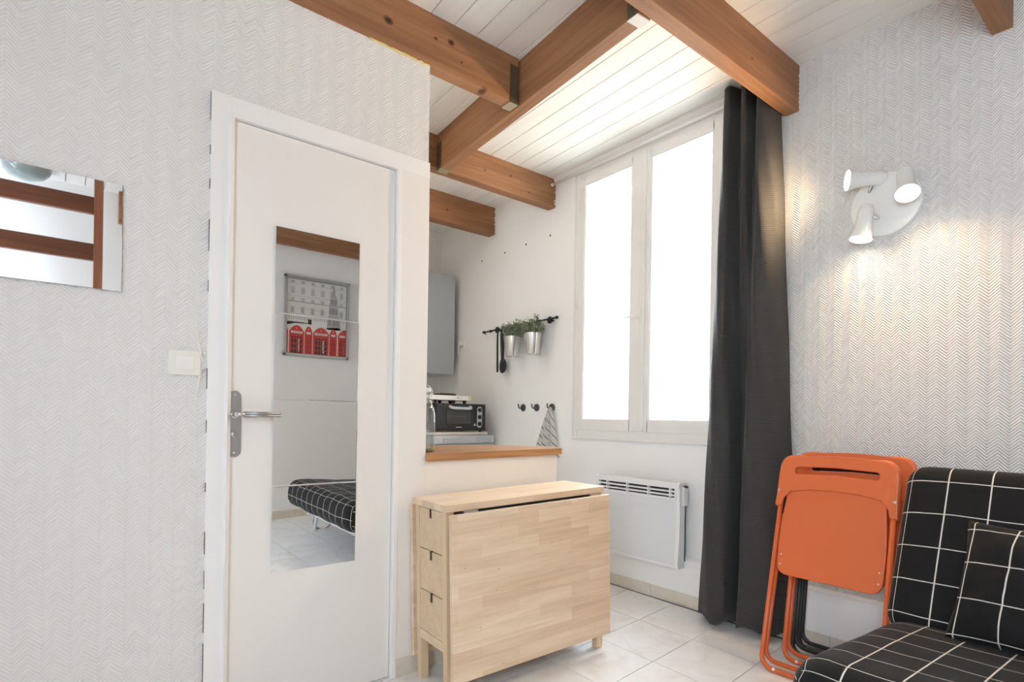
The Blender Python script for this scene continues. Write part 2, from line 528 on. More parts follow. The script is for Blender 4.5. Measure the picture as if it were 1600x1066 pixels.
def lathe_bm(bm, prof, seg=24, mtx=None):
    """prof: (r,z) from bottom to top, around z"""
    rings = []
    for r, z in prof:
        if r < 1e-6:
            rings.append([bm.verts.new((0, 0, z))])
        else:
            rings.append([bm.verts.new((r * math.cos(2 * math.pi * k / seg), r * math.sin(2 * math.pi * k / seg), z)) for k in range(seg)])
    for A, B in zip(rings, rings[1:]):
        for k in range(seg):
            k2 = (k + 1) % seg
            if len(A) == 1 and len(B) == 1:
                continue
            if len(A) == 1:
                bm.faces.new((A[0], B[k2], B[k]))
            elif len(B) == 1:
                bm.faces.new((A[k], A[k2], B[0]))
            else:
                bm.faces.new((A[k], A[k2], B[k2], B[k]))
    if mtx is not None:
        bmesh.ops.transform(bm, matrix=mtx, verts=[v for R_ in rings for v in R_])
def lathe(name, prof, mat, parent=None, seg=24, loc=(0, 0, 0), rot=(0, 0, 0), smooth=True):
    bm = bmesh.new()
    lathe_bm(bm, prof, seg)
    o = link(name, bm_mesh(bm), mat, parent, loc, rot, smooth=smooth)
    if smooth:
        shade_auto(o.data)
    return o
def shade_auto(me, ang=35):
    bm = bmesh.new()
    bm.from_mesh(me)
    for f in bm.faces:
        f.smooth = True
    for e in bm.edges:
        e.smooth = (e.calc_face_angle(0) < R(ang)) if len(e.link_faces) == 2 else True
    bm.to_mesh(me)
    bm.free()
def quat_z(d):
    return Vector(d).to_track_quat('Z', 'Y').to_euler()
def plate(name, outer, holes, thick, bevel, mat, parent=None, loc=(0, 0, 0), rot=(0, 0, 0)):
    """flat plate with holes: outline in local xy, thickness along z"""
    cu = bpy.data.curves.new(name, 'CURVE')
    cu.dimensions = '2D'
    cu.fill_mode = 'BOTH'
    cu.extrude = max(thick / 2 - bevel, 0.0001)
    cu.bevel_depth = bevel
    cu.bevel_resolution = 1
    cu.offset = -bevel
    for loop in [outer] + list(holes):
        sp = cu.splines.new('POLY')
        sp.points.add(len(loop) - 1)
        for p, q in zip(sp.points, loop):
            p.co = (q[0], q[1], 0, 1)
        sp.use_cyclic_u = True
    t = bpy.data.objects.new('t', cu)
    COL.objects.link(t)
    dg = bpy.context.evaluated_depsgraph_get()
    me = bpy.data.meshes.new_from_object(t.evaluated_get(dg))
    bpy.data.objects.remove(t)
    bpy.data.curves.remove(cu)
    me.materials.clear()
    o = link(name, me, mat, parent, loc, rot)
    shade_auto(me)
    return o
def rrect(x0, y0, x1, y1, r, n=5):
    out = []
    for cx, cy_, a0 in ((x1 - r, y1 - r, 0), (x0 + r, y1 - r, 90), (x0 + r, y0 + r, 180), (x1 - r, y0 + r, 270)):
        for k in range(n + 1):
            a = R(a0 + 90 * k / n)
            out.append((cx + r * math.cos(a), cy_ + r * math.sin(a)))
    return out
def round_poly(pts, rad, n=5):
    """round the corners of a polygon; rad per corner"""
    out = []
    L = len(pts)
    for i in range(L):
        p = Vector(pts[i]); a = Vector(pts[i - 1]); b = Vector(pts[(i + 1) % L])
        r = rad[i] if isinstance(rad, (list, tuple)) else rad
        if r <= 0:
            out.append(tuple(p)); continue
        d1 = (a - p).normalized(); d2 = (b - p).normalized()
        s, e = p + d1 * r, p + d2 * r
        for k in range(n + 1):
            t = k / n
            out.append(tuple((1 - t) ** 2 * s + 2 * t * (1 - t) * p + t * t * e))
    return out
def text_mesh(body, size, name='lettering'):
    cu = bpy.data.curves.new(name, 'FONT')
    cu.body = body
    cu.size = size
    cu.align_x = 'CENTER'
    cu.align_y = 'CENTER'
    cu.extrude = 0.0002
    t = bpy.data.objects.new('t', cu)
    COL.objects.link(t)
    dg = bpy.context.evaluated_depsgraph_get()
    me = bpy.data.meshes.new_from_object(t.evaluated_get(dg))
    bpy.data.objects.remove(t)
    me.materials.clear()
    return me
def copy_tree(o, parent=None):
    c = o.copy()
    COL.objects.link(c)
    c.parent = parent
    for ch in o.children:
        copy_tree(ch, c)
    return c
FS = 0.026                       # the old floor rises gently towards the window wall
def fz(x):
    return FS * (x - 1.0)

XB, YA, YR, XL, YK = 2.646, 2.023, -1.15, -1.2, 4.341
ZC, ZB = 2.676, 2.465            # ceiling boards, beam undersides
SHEAR = lambda x, y, z: (x, y, z + fz(x))

# ------------------------------------------------------------------ floor
fl = prism('floor', [(XL - .1, YR - .1), (XB + .1, YR - .1), (XB + .1, YK + .1), (XL - .1, YK + .1)], -0.12, -0.006, 'grout', fn=SHEAR)
tag(fl, kind='structure')
E1, E2, O0 = Vector((.322, .026)), Vector((.006, .311)), Vector((2.266, 1.489))
bm = bmesh.new()
gap = 0.006
q = [(gap, gap), (1 - gap, gap), (1 - gap, 1 - gap), (gap, 1 - gap)]
pp = [E1 * a + E2 * b for a, b in q]
prism_bm(bm, [(v.x, v.y) for v in pp], -0.008, 0.0, lambda x, y, z: (x, y, z + FS * x))
tile_me = bm_mesh(bm)
tile_me.materials.append(M['tile'])
for i in range(-13, 4):
    for j in range(-12, 12):
        p = O0 + E1 * i + E2 * j
        c = p + (E1 + E2) / 2
        if not (XL - .1 < c.x < XB + .06 and YR - .1 < c.y < YK + .05):
            continue
        if c.x < 1.05 and c.y > 2.2:
            continue
        link('tile', tile_me, None, fl, (p.x, p.y, fz(p.x)))

# ------------------------------------------------------------------ ceiling: boards in three runs
ce = box('ceiling', (XL - .1, YR - .1, ZC + .014), (XB + .35, YK + .1, ZC + .16), 'gap_dark')
tag(ce, kind='structure')
PW = .1109
def board_run(y0, y1, xref, yref, slope):
    L = y1 - y0
    bm = bmesh.new()
    add_box(bm, (0.0019, 0, 0), (PW - .0019, L - .002, .014))
    bmesh.ops.bevel(bm, geom=[e for e in bm.edges if all(v.co.z < .001 for v in e.verts)], offset=.0015, segments=1, affect='EDGES')
    for v in bm.verts:
        v.co.x += slope * v.co.y
    me = bm_mesh(bm)
    me.materials.append(M['board_white'])
    x0 = xref - (yref - y0) * slope
    k0 = math.floor((x0 - XL) / PW) + 1
    for k in range(-k0, 40):
        x = x0 + k * PW
        if x > XB + .02:
            break
        link('board', me, None, ce, (x, y0, ZC))
board_run(YR, 1.25, 2.232, 1.23, 0.0)
board_run(1.25, 2.895, 2.135, 1.45, 0.044)
board_run(2.895, YK, 2.101, 3.48, 0.012)

# ------------------------------------------------------------------ walls
# door wall: papered left of and above the door, open above the half wall
wa = boxes('wall_door', [((XL, YA, -.15), (.372, YA + .075, ZB)), ((.372, YA, 2.062), (1.163, YA + .075, ZB)),
                         ((.372, YA + .045, -.1), (.40, YA + .075, 2.07)), ((1.04, YA + .012, -.1), (1.163, YA + .075, 2.07))], 'paper_x')
tag(wa, kind='structure')
wk = box('wall_kitchen_side', (1.088, YA + .075, -.15), (1.163, YK, ZC + .01), 'kitchen_white')
tag(wk, kind='structure')
bk = box('wall_kitchen_rear', (1.0, YK, -.15), (XB + .30, YK + .1, ZC + .1), 'kitchen_white')
tag(bk, kind='structure')
hw = prism('wall_half', [(1.163, -.1), (1.90, -.1), (1.90, .858), (1.163, .847)], 2.020, 2.10, 'half_wall_paint', fn=lambda x, y, z: (x, z, y))
tag(hw, kind='structure')
wr = box('wall_rear', (XL - .1, YR - .1, -.2), (XB + .30, YR, ZC + .1), 'wall_white')
tag(wr, kind='structure')
VY0, VY1, VZ0, VZ1 = -.90, .05, 1.00, 2.20       # unseen second window, added in the side wall to brighten the room
wl = boxes('wall_side', [((XL - .1, YR, -.2), (XL, VY0, ZC + .1)), ((XL - .1, VY1, -.2), (XL, YA + .1, ZC + .1)),
                         ((XL - .1, VY0, -.2), (XL, VY1, VZ0)), ((XL - .1, VY0, VZ1), (XL, VY1, ZC + .1))], 'wall_white')
tag(wl, kind='structure')
w2 = empty('window_added')
tag(w2, kind='structure')
boxes('frame', [((XL - .07, VY0, VZ0), (XL - .01, VY0 + .06, VZ1)), ((XL - .07, VY1 - .06, VZ0), (XL - .01, VY1, VZ1)), ((XL - .07, VY0, VZ0), (XL - .01, VY1, VZ0 + .06)),
                ((XL - .07, VY0, VZ1 - .06), (XL - .01, VY1, VZ1))], 'window_white', w2, .003)
box('pane', (XL - .045, VY0 + .05, VZ0 + .05), (XL - .041, VY1 - .05, VZ1 - .05), 'pane_glass', w2)
# bathroom shell behind the door keeps daylight out
wb = boxes('wall_bathroom', [((XL - .1, YA + .9, -.15), (1.088, YA + 1.0, ZC)), ((XL - .1, YA + .075, -.15), (XL, YA + .9, ZC))], 'wall_white')
tag(wb, kind='structure')
# window wall with its opening
WY0, WY1, WZ0, WZ1 = 1.575, 2.60, .96, 2.60
ww = boxes('wall_window', [((XB, YR, -.15), (XB + .30, WY0, ZC + .02)), ((XB, WY1, -.15), (XB + .30, YK + .1, ZC + .02)),
                           ((XB, WY0, -.15), (XB + .30, WY1, WZ0)), ((XB, WY0, WZ1), (XB + .30, WY1, ZC + .02))], 'wall_white')
tag(ww, kind='structure')
box('wallpaper', (XB - .0025, YR, .30), (XB, 1.42, ZC), 'paper_y', ww)
prism('plinth', [(0, -.1), (0, .29), (-.012, .30), (-.026, .288), (-.026, -.1)], YR, 2.62, 'wall_white', ww, fn=lambda x, y, z: (XB + x, z, y))
# stone reveal outside the sashes
boxes('reveal', [((XB + .0325, WY1 - .012, WZ0), (XB + .305, WY1 + .001, WZ1)), ((XB + .0325, WY0 - .001, WZ0), (XB + .305, WY0 + .012, WZ1)),
                 ((XB + .0325, WY0, WZ1 - .012), (XB + .305, WY1, WZ1 + .001)), ((XB + .06, WY0, WZ0 - .02), (XB + .36, WY1, WZ0 + .012))], 'stone', ww)
for y, z in ((3.725, 2.297), (3.423, 2.298), (3.172, 2.304), (2.91, 2.305), (3.66, 1.712), (3.66, 1.700)):
    lathe('wall_plug', [(0, 0), (.006, 0), (.007, .001), (.007, .002), (0, .0022)], 'dark_slot', ww, 10, (XB + .0005, y, z), (0, R(-90), 0))
# skirting of floor tiles
bs_r = empty('baseboard_right')
tag(bs_r, kind='structure')
y = 2.62
while y > YR:
    y2 = max(y - .316, YR)
    prism('skirting_tile', [(y2 + .0008, 0), (y - .0008, 0), (y - .0008, .064), (y2 + .0008, .064)], XB - .0355, XB - .026, 'skirting_tile', bs_r,
          fn=lambda a, b, c: (c, a, b + fz(c) + .0), bevel=.0015)
    y = y2
bs_l = empty('baseboard_left')
tag(bs_l, kind='structure')
for x0, x1 in ((1.043, 1.163), (1.163, 1.48), (1.482, 1.795), (1.797, 1.90)):
    prism('skirting_tile', [(x0, 0), (x1, 0), (x1, .07), (x0, .07)], YA - .011, YA - .001, 'skirting_tile', bs_l, fn=lambda a, b, c: (a, c, b + fz(a)), bevel=.0015)
bs_b = empty('baseboard_rear')
tag(bs_b, kind='structure')
x = XL
while x < XB - .04:
    x2 = min(x + .32, XB - .03)
    prism('skirting_tile', [(x, 0), (x2 - .0015, 0), (x2 - .0015, .07), (x, .07)], YR, YR + .01, 'skirting_tile', bs_b, fn=lambda a, b, c: (a, c, b + fz(a)), bevel=.0015)
    x = x2

# ------------------------------------------------------------------ door
dr = box('door_1', (.430, YA + .014, .004), (1.024, YA + .044, 2.0), 'door_paint', None, .002)
tag(dr, kind='structure')
tr = empty('trim_1')
tag(tr, kind='structure')
boxes('casing', [((.366, YA - .006, -.03), (.428, YA + .04, 2.062))], 'gloss_white', tr, .003)
boxes('casing', [((.366, YA - .0055, 2.003), (1.168, YA + .04, 2.067))], 'gloss_white', tr, .003)
prism('door_bead', [(.420, YA - .0055), (.424, YA - .018), (.437, YA - .003), (.437, YA + .0135), (.426, YA + .0135)], .0, 2.002, 'gloss_white', tr)
random.seed(5)
boxes('crack', [((.3652, YA - .0062, z_), (.3652 + random.uniform(.0008, .0018), YA + .001, z_ + random.uniform(.02, .10))) for z_ in (.12, .20, .33, .47, .58, .78, .97, 1.11, 1.42, 1.55, 1.62, 1.75, 1.86, 1.97)], 'gap_dark', tr)
boxes('casing', [((1.026, YA - .007, 0), (1.046, YA + .04, 2.004))], 'gloss_white', tr, .003)
boxes('casing', [((1.046, YA - .004, .07), (1.168, YA + .03, 2.004))], 'door_paint', tr, .003)
hp = plate('handle_plate', rrect(.432, .888, .472, 1.108, .02), [], .005, .001, 'steel', dr, (0, YA + .0118, 0), (R(90), 0, 0))
for z in (1.094, .902):
    lathe('screw', [(0, 0), (.004, 0), (.004, .0012), (.002, .002), (0, .002)], 'screw_steel', hp, 10, (.452, z, .0022), (0, 0, 0))
lathe('thumb_turn', [(.011, 0), (.011, .004), (.007, .006), (.007, .014), (0, .015)], 'steel', hp, 16, (.452, .962, .002))
lathe('rose', [(.011, 0), (.011, .012), (.008, .014), (.008, .045), (.0, .046)], 'chrome', dr, 16, (.449, YA + .010, 1.028), (R(90), 0, 0))
lev = empty('lever')
lev.parent = dr
tube('lever_bar', [(.449, YA - .032, 1.030), (.470, YA - .034, 1.030)], .0065, 'chrome', lev, 12)
tube('lever_bar', [(.468, YA - .034, 1.0335), (.585, YA - .034, 1.0345)], .0055, 'steel', lev, 10)
tube('lever_bar', [(.468, YA - .034, 1.0255), (.585, YA - .034, 1.0265)], .0055, 'steel', lev, 10)
# mirrors on the door and on the wall: 30 cm tiles, hung a touch out of plumb
ml = ['topmost square mirror tile on the white door, above the second tile', 'second mirror tile from the top on the white door',
      'third mirror tile from the top, beside the door lever end', 'lowest mirror tile on the white door, reflecting floor tiles']
for k, lab in enumerate(ml):
    z1 = 1.682 - k * .3005
    o = box('mirror_tile', (-.152, -.0045, -.2975), (.152, 0, 0), 'mirror', None, .0012, (.7255, YA + .0125, z1), (R(.8), 0, 0))
    tag(o, lab, 'mirror', 'mirror tiles on the door')
o = box('wall_mirror', (-.46, -.006, 1.385), (.1375, 0, 1.6975), 'mirror', None, .0008, (0, YA - .0005, 0))
tag(o, 'wide frameless mirror on the papered wall, reflecting a brown ladder', 'mirror')
sw = thing('light_switch', 'cream light switch on the papered wall beside the door', 'switch', (.302, YA, 1.189))
plate('plate', round_poly([(-.045, -.039), (.043, -.039), (.050, 0), (.043, .039), (-.045, .039)], [.008, .008, .05, .008, .008]), [], .01, .002, 'plastic_cream', sw, (0, -.005, 0), (R(90), 0, 0))
box('rocker', (-.024, -.0145, -.021), (.026, -.008, .023), 'plastic_white', sw, .0015, rot=(R(2), 0, 0))

# ------------------------------------------------------------------ window
wn = empty('window_1')
tag(wn, kind='structure')
fx0, fx1 = XB - .012, XB + .055
boxes('frame', [((fx0, 2.612, .915), (fx1, 2.65, 2.634)), ((fx0, 1.555, .915), (fx1, 1.592, 2.634)), ((fx0 + .001, 1.592, 2.588), (fx1 - .001, 2.612, 2.634)), ((fx0 + .001, 1.592, .915), (fx1 - .001, 2.612, .966))], 'window_white', wn, .003)
boxes('stop_bead', [((fx0 - .008, 1.55, .905), (fx0 + .004, 2.655, .918)), ((fx0 - .005, 2.642, .918), (fx0 + .004, 2.656, 2.628)), ((fx0 - .006, 1.55, 2.628), (fx0 + .004, 2.656, 2.642))], 'window_white', wn, .002)
for y0, y1, nm in ((2.093, 2.612, 0), (1.592, 2.090, 1)):
    ga, gb = (2.183, 2.564) if nm == 0 else (1.651, 2.041)
    sx0, sx1 = fx0 - .006, fx0 + .044
    gz0, gz1 = 1.029, 2.543
    sh = boxes('sash', [((sx0, y0, .962), (sx1, ga, 2.592)), ((sx0, gb, .962), (sx1, y1, 2.592)), ((sx0, ga - .01, .962), (sx1, gb + .01, gz0)), ((sx0, ga - .01, gz1), (sx1, gb + .01, 2.592))], 'window_white', wn, .003)
    box('pane', (fx0 + .012, ga - .005, gz0 - .005), (fx0 + .016, gb + .005, gz1 + .005), 'pane_glass', sh)
    boxes('glazing_bead', [((fx0 - .001, ga - .002, gz0), (fx0 + .012, ga + .006, gz1)), ((fx0 - .001, gb - .006, gz0), (fx0 + .012, gb + .002, gz1)),
                           ((fx0 - .001, ga, gz0 - .002), (fx0 + .012, gb, gz0 + .006)), ((fx0 - .001, ga, gz1 - .006), (fx0 + .012, gb, gz1 + .002))], 'window_white', sh, .0015)
    for hz in (1.15, 1.78, 2.42):
        hy = y1 + .004 if nm == 0 else y0 - .004
        tube('hinge', [(fx0 - .006, hy, hz - .03), (fx0 - .006, hy, hz + .03)], .005, 'window_white', sh, 8)
box('meeting_stile', (fx0 - .016, 2.070, .966), (fx0 + .01, 2.106, 2.59), 'window_white', wn, .006)
hd = empty('handle')
hd.parent = wn
box('rose', (fx0 - .022, 2.094, 1.59), (fx0 - .012, 2.112, 1.68), 'window_white', hd, .003)
tube('lever', [(fx0 - .024, 2.098, 1.634), (fx0 - .045, 2.1, 1.634), (fx0 - .05, 2.12, 1.633), (fx0 - .052, 2.19, 1.630)], [.006, .007, .006, .004], 'window_white', hd, 10)
# crown moulding and curtain rail
t2 = prism('trim_2', [(0, 0), (-.03, 0), (-.026, -.012), (-.008, -.03), (0, -.034)], 1.285, 2.855, 'gloss_white', fn=lambda x, y, z: (XB + x, z, ZC + y))
tag(t2, kind='structure')
rod = thing('curtain_rod', 'white metal curtain rail running just under the ceiling above the window', 'curtain rod', (2.606, 2.85, 2.628))
tube('rail', [(0, 0, 0), (0, -1.56, -.004)], .0085, 'gloss_white', rod, 12)
lathe('finial', [(0, -.008), (.01, -.006), (.012, 0), (.01, .008), (0, .01)], 'gloss_white', rod, 12, (0, .002, 0), (R(90), 0, 0))
for yy in (-.12, -.8, -1.4):
    tube('bracket', [(0, yy, 0), (.02, yy, .012), (.038, yy, .02)], .005, 'gloss_white', rod, 8)

# curtain
def curtain():
    top = [(2.612, 1.548), (2.575, 1.545), (2.528, 1.525), (2.522, 1.498), (2.588, 1.476), (2.592, 1.462), (2.525, 1.440), (2.518, 1.414), (2.585, 1.392), (2.590, 1.380), (2.522, 1.362), (2.515, 1.330), (2.545, 1.300), (2.605, 1.290)]
    bot = [(2.610, 1.640), (2.510, 1.618), (2.458, 1.565), (2.432, 1.500), (2.445, 1.455), (2.500, 1.440), (2.598, 1.436), (2.602, 1.416), (2.500, 1.402), (2.452, 1.378), (2.470, 1.310), (2.505, 1.248), (2.550, 1.205), (2.603, 1.172)]
    nf = 7
    T, B_ = [smooth_path([(a, b, 0) for a, b in p], nf) for p in (top, bot)]
    zt, zb = 2.662, .078
    rows = 40
    bm = bmesh.new()
    grid = []
    for i in range(rows + 1):
        t = i / rows
        z = zt + (zb - zt) * t
        row = []
        for k in range(len(T)):
            p = T[k].lerp(B_[k], t)
            dz = 0
            if i == rows:
                dz = -.012 * math.sin(k * .35)
            # stay clear of the beam over the right-hand edge
            row.append(bm.verts.new((p.x + .004 * math.sin(9 * z + k * .5), p.y, z + dz)))
        grid.append(row)
    for a, b in zip(grid, grid[1:]):
        for k in range(len(T) - 1):
            bm.faces.new((a[k], a[k + 1], b[k + 1], b[k]))
    bmesh.ops.solidify(bm, geom=list(bm.faces), thickness=.003)
    o = link('cloth', bm_mesh(bm), 'curtain_fabric', smooth=True)
    return o
cr = thing('curtain', 'charcoal grey ribbed curtain hanging in folds beside the window', 'curtain')
cl = curtain()
cl.parent = cr
# ------------------------------------------------------------------ beams
def beam_x(label, x0, x1, y0, y1, z0=ZB, mat='beam_wood'):
    o = thing('ceiling_beam', label, 'beam', ((x0 + x1) / 2, (y0 + y1) / 2, ZC), group='brown ceiling beams')
    L = (x1 - x0) / 2
    wv = (y1 - y0) / 2
    bm = bmesh.new()
    add_box(bm, (-L, -wv, z0 - ZC), (L, wv, .002), .004, 2)
    link('timber', bm_mesh(bm), mat, o)
    return o
b1 = beam_x('brown beam lying on top of the door wall, ending at a metal hanger', XL, 1.622, 2.016, 2.074, mat='beam_wood_1')
b3 = beam_x('thick brown beam meeting the window wall above the dark curtain', XL, XB - .002, 1.220, 1.282)
b4 = beam_x('brown beam meeting the window wall left of the window, carrying the cross beam', 1.163, XB - .002, 2.86, 2.93, 2.482, 'beam_wood_4')
b5 = beam_x('short brown beam deep in the kitchen above the wall cabinet', 1.163, XB - .002, 3.552, 3.632)
b6 = beam_x('dark beam end at the top corner above the lit wall', XL, XB - .002, .470, .530, 2.455)
b7 = beam_x('beam behind the seating area, parallel to the rear wall', XL, XB - .002, -.27, -.21)
b8 = beam_x('brown beam along the rear wall above the framed picture', .325, XB - .002, YR + .005, YR + .065, 2.445)
# trimmer running between b3 and b4
xa, ya, xb_, yb = 1.602, 1.282, 1.728, 2.860
L2 = math.hypot(xb_ - xa, yb - ya)
b2 = thing('ceiling_beam', 'brown cross beam running towards the window beam, hung on metal hangers', 'beam', ((xa + xb_) / 2, (ya + yb) / 2, ZC), (0, 0, math.atan2(yb - ya, xb_ - xa) - R(90)), 'brown ceiling beams')
bm = bmesh.new()
add_box(bm, (-.03, -L2 / 2 + .002, ZB - ZC), (.03, L2 / 2 - .004, .002), .004, 2)
link('timber', bm_mesh(bm), 'beam_wood_y', b2)
def hanger(parent, x0, x1, y0, y1, z0, z1, bottom='galvanised_pale'):
    """U stirrup: two cheeks and a seat round a beam end, local coordinates"""
    t = .003
    h = boxes('joist_hanger', [((x0 - t, y0, z0 - t), (x0 - .0002, y1, z1)), ((x1 + .0002, y0, z0 - t), (x1 + t, y1, z1))], 'galvanised', parent)
    box('seat', (x0 - t, y0, z0 - t - .001), (x1 + t, y1, z0 - .0003), bottom, h)
    for zz in (.2, .5, .8):
        lathe('nail', [(.005, 0), (.005, .002), (0, .003)], 'black_metal', h, 8, (x0 - t, (y0 + y1) / 2, z0 + (z1 - z0) * zz), (0, R(-90), 0))
hz = ZB - ZC
hanger(b2, -.03, .03, L2 / 2 - .062, L2 / 2 - .006, hz, hz + .155)
hanger(b2, -.03, .03, -L2 / 2 + .006, -L2 / 2 + .055, hz, hz + .16, 'bare_label')
# hanger at the end of the wall beam (runs along x)
h1 = empty('joist_hanger')
h1.parent = b1
Lb1 = (1.622 - XL) / 2
boxes('cheek', [((Lb1 - .05, -.0322, hz - .003), (Lb1 - .002, -.0292, hz + .17)), ((Lb1 - .05, .0292, hz - .003), (Lb1 - .002, .0322, hz + .17))], 'galvanised', h1)
box('seat', (Lb1 - .05, -.032, hz - .004), (Lb1 - .002, .032, hz - .0003), 'galvanised_pale', h1)
# crumbs of filler where beams meet the walls, expanding foam under the wall beam
def patches(parent, spots, mat, name='filler'):
    bm = bmesh.new()
    for (x, y, z, s) in spots:
        r = bmesh.ops.create_icosphere(bm, subdivisions=1, radius=s)
        for v in r['verts']:
            v.co = Vector((v.co.x * random.uniform(.5, 1.2), v.co.y * random.uniform(.5, 1.2), v.co.z * random.uniform(.7, 1.6))) + Vector((x, y, z))
    return tag(link(name, bm_mesh(bm), mat, parent), kind='stuff')
patches(b4, [(.735, -.035, -.02, .006), (.732, -.036, -.15, .009), (.733, -.036, -.17, .007), (.735, -.035, -.09, .005)], 'bare_label')
patches(b5, [(.735, -.041, -.03, .008), (.735, -.041, -.08, .007), (.734, -.041, -.13, .006), (.735, -.041, -.10, .007)], 'bare_label')
patches(b3, [(1.918, -.033, -.05 - .02 * i, .006) for i in range(7)], 'bare_label')
bm = bmesh.new()
pts = [(x, YA - .0015 + random.uniform(-.001, .001), ZB - .002 + random.uniform(-.002, .002)) for x in [.90 + i * .013 for i in range(21)]]
tube_bm(bm, pts, [random.uniform(.002, .0055) for _ in pts], 6)
o = link('foam', bm_mesh(bm), 'glue_yellow', wa, smooth=True)

# ------------------------------------------------------------------ bar counter on the half wall
ct = prism('bar_counter', [(1.166, 2.003), (1.918, 2.003), (1.930, 2.012), (1.952, 2.10), (1.945, 2.185), (1.83, 2.34), (1.53, 2.56), (1.166, 2.72)], .849, .880, 'counter_wood',
           fn=lambda x, y, z: (x, y, z + .0125 * (x - 1.166)), bevel=.003)
tag(ct, 'varnished wooden bar counter top on the cream half wall', 'counter')

# ------------------------------------------------------------------ gateleg table
TX, TY, TYAW, TT = 1.503, 1.832, R(-2.44), .030
tb = thing('gateleg_table', 'folded birch gateleg table with three drawers in front of the half wall', 'table', (TX, TY, fz(TX) + .001), (0, -TT, TYAW))
TL, TW, TH = .80, .263, .712
top = box('tabletop', (-TL / 2, -TW / 2, TH - .026), (TL / 2, TW / 2, TH), 'birch_top', tb, .002)
for s in (-1, 1):
    y0, y1 = (-TW / 2 - .035, -TW / 2 - .016) if s < 0 else (TW / 2 + .012, TW / 2 + .030)
    box('leaf', (-.395, y0, .075), (.395, y1, TH - .032), 'birch_leaf', tb, .0018)
    for xx in (-.30, .33):
        lo = (xx - .03, -TW / 2 - .016, TH - .034) if s < 0 else (xx - .03, TW / 2 - .002, TH - .034)
        hi = (xx + .03, -TW / 2 + .012, TH - .0262) if s < 0 else (xx + .03, TW / 2 + .02, TH - .0262)
        box('hinge', lo, hi, 'screw_steel', tb, .001)
LX, LY, LT = TL / 2 - .008, TW / 2 - .012, .034
for sx in (-1, 1):
    for sy in (-1, 1):
        xa_, xb2 = sorted((sx * LX, sx * (LX - LT)))
        ya_, yb2 = sorted((sy * LY, sy * (LY - .030)))
        box('leg', (xa_, ya_, 0), (xb2, yb2, TH - .026), 'birch_z', tb, .0015)
    xo = sorted((sx * LX, sx * (LX - .02)))
    box('bottom_rail', (xo[0], -LY + .03, .168), (xo[1], LY - .03, .2035), 'birch_x', tb, .001)
box('top_rail', (-LX + LT, -LY + .002, TH - .06), (LX - LT, -LY + .02, TH - .0265), 'dark_slot', tb)
for sy in (-1, 1):
    yy = sorted((sy * (LY - .006), sy * (LY - .02)))
    box('side_panel', (-LX + LT, yy[0], .17), (LX - LT, yy[1], TH - .06), 'birch_x', tb)
dh = (TH - .026 - .2055) / 3
for k in range(3):
    z0 = .2055 + k * dh
    z1 = z0 + dh - .005
    hw_ = LY - .032
    d = plate('drawer', [(-hw_, z0), (hw_, z0), (hw_, z1), (.0105, z1), (.0105, z1 - .034), (-.0105, z1 - .034), (-.0105, z1), (-hw_, z1)], [], .016, .0008, 'birch_z', tb, (-LX + .009, 0, 0), (R(90), 0, R(90)))
    box('notch_shade', (-.0103, z1 - .0335, -.0045), (.0103, z1 - .001, .0055), 'dark_slot', d)  # dark block set in the finger hole, its shade given as colour
    box('drawer_box', (-LX + .018, -hw_ + .004, z0 + .004), (LX - .02, hw_ - .004, z1 - .008), 'dark_slot', tb)

# ------------------------------------------------------------------ electric radiator
rd = thing('electric_radiator', 'white electric panel heater hung on the wall under the window', 'radiator', (XB - .026, 2.055, .25))
yl, yr, zt, z_b = .300, -.290, .452, 0.0
prof = [(-.022, z_b), (-.074, z_b), (-.080, z_b + .03), (-.069, z_b + .16), (-.066, z_b + .28), (-.072, z_b + .40), (-.078, zt - .012), (-.070, zt), (-.022, zt)]
for y0, y1 in ((yr, yr + .022), (yl - .022, yl)):
    prism('side_cheek', prof, y0, y1, 'metal_white', rd, fn=lambda x, y, z: (x, z, y), bevel=.002)
box('back_body', (-.05, yr + .02, z_b + .004), (-.018, yl - .02, zt - .004), 'metal_white', rd, .003)
box('wall_mount', (-.02, yr + .008, .03), (0.0, yl - .05, zt - .02), 'black_metal', rd, .002)
prism('front_grille', [(-.048, .014), (-.066, .014), (-.0665, .03), (-.060, .16), (-.058, .28), (-.062, .36), (-.048, .36)], yr + .021, yl - .021, 'grille', rd, fn=lambda x, y, z: (x, z, y))
box('bottom_lip', (-.072, yr + .02, 0), (-.05, yl - .02, .014), 'metal_white', rd, .002)
hoodp = [(-.048, .362), (-.066, .362), (-.070, .40), (-.076, .43)]
box('top_hood', (-.076, yr + .02, .424), (-.02, yl - .02, zt), 'metal_white', rd, .004)
box('outlet_back', (-.052, yr + .022, .36), (-.046, yl - .022, .426), 'dark_slot', rd)
for k in range(4):
    z0 = .358 + k * .0205
    x0 = -.066 - .002 * k
    box('slat', (x0, yr + .021, z0), (x0 + .016, yl - .021, z0 + .0085 + (.003 if k == 0 else 0)), 'metal_white', rd, .001)
for yy in (-.228, -.085, .065, .215):
    box('rib', (-.0735, yy - .003, .362), (-.05, yy + .003, .43), 'metal_white', rd)
box('outlet_end', (-.074, yr + .02, .36), (-.05, yr + .03, .43), 'metal_white', rd)
box('control_box', (-.045, yr - .012, .33), (-.012, yr + .002, .43), 'plastic_white', rd, .003)
box('control_knob', (-.04, yr - .016, .425), (-.018, yr, .436), 'black_plastic', rd, .002)

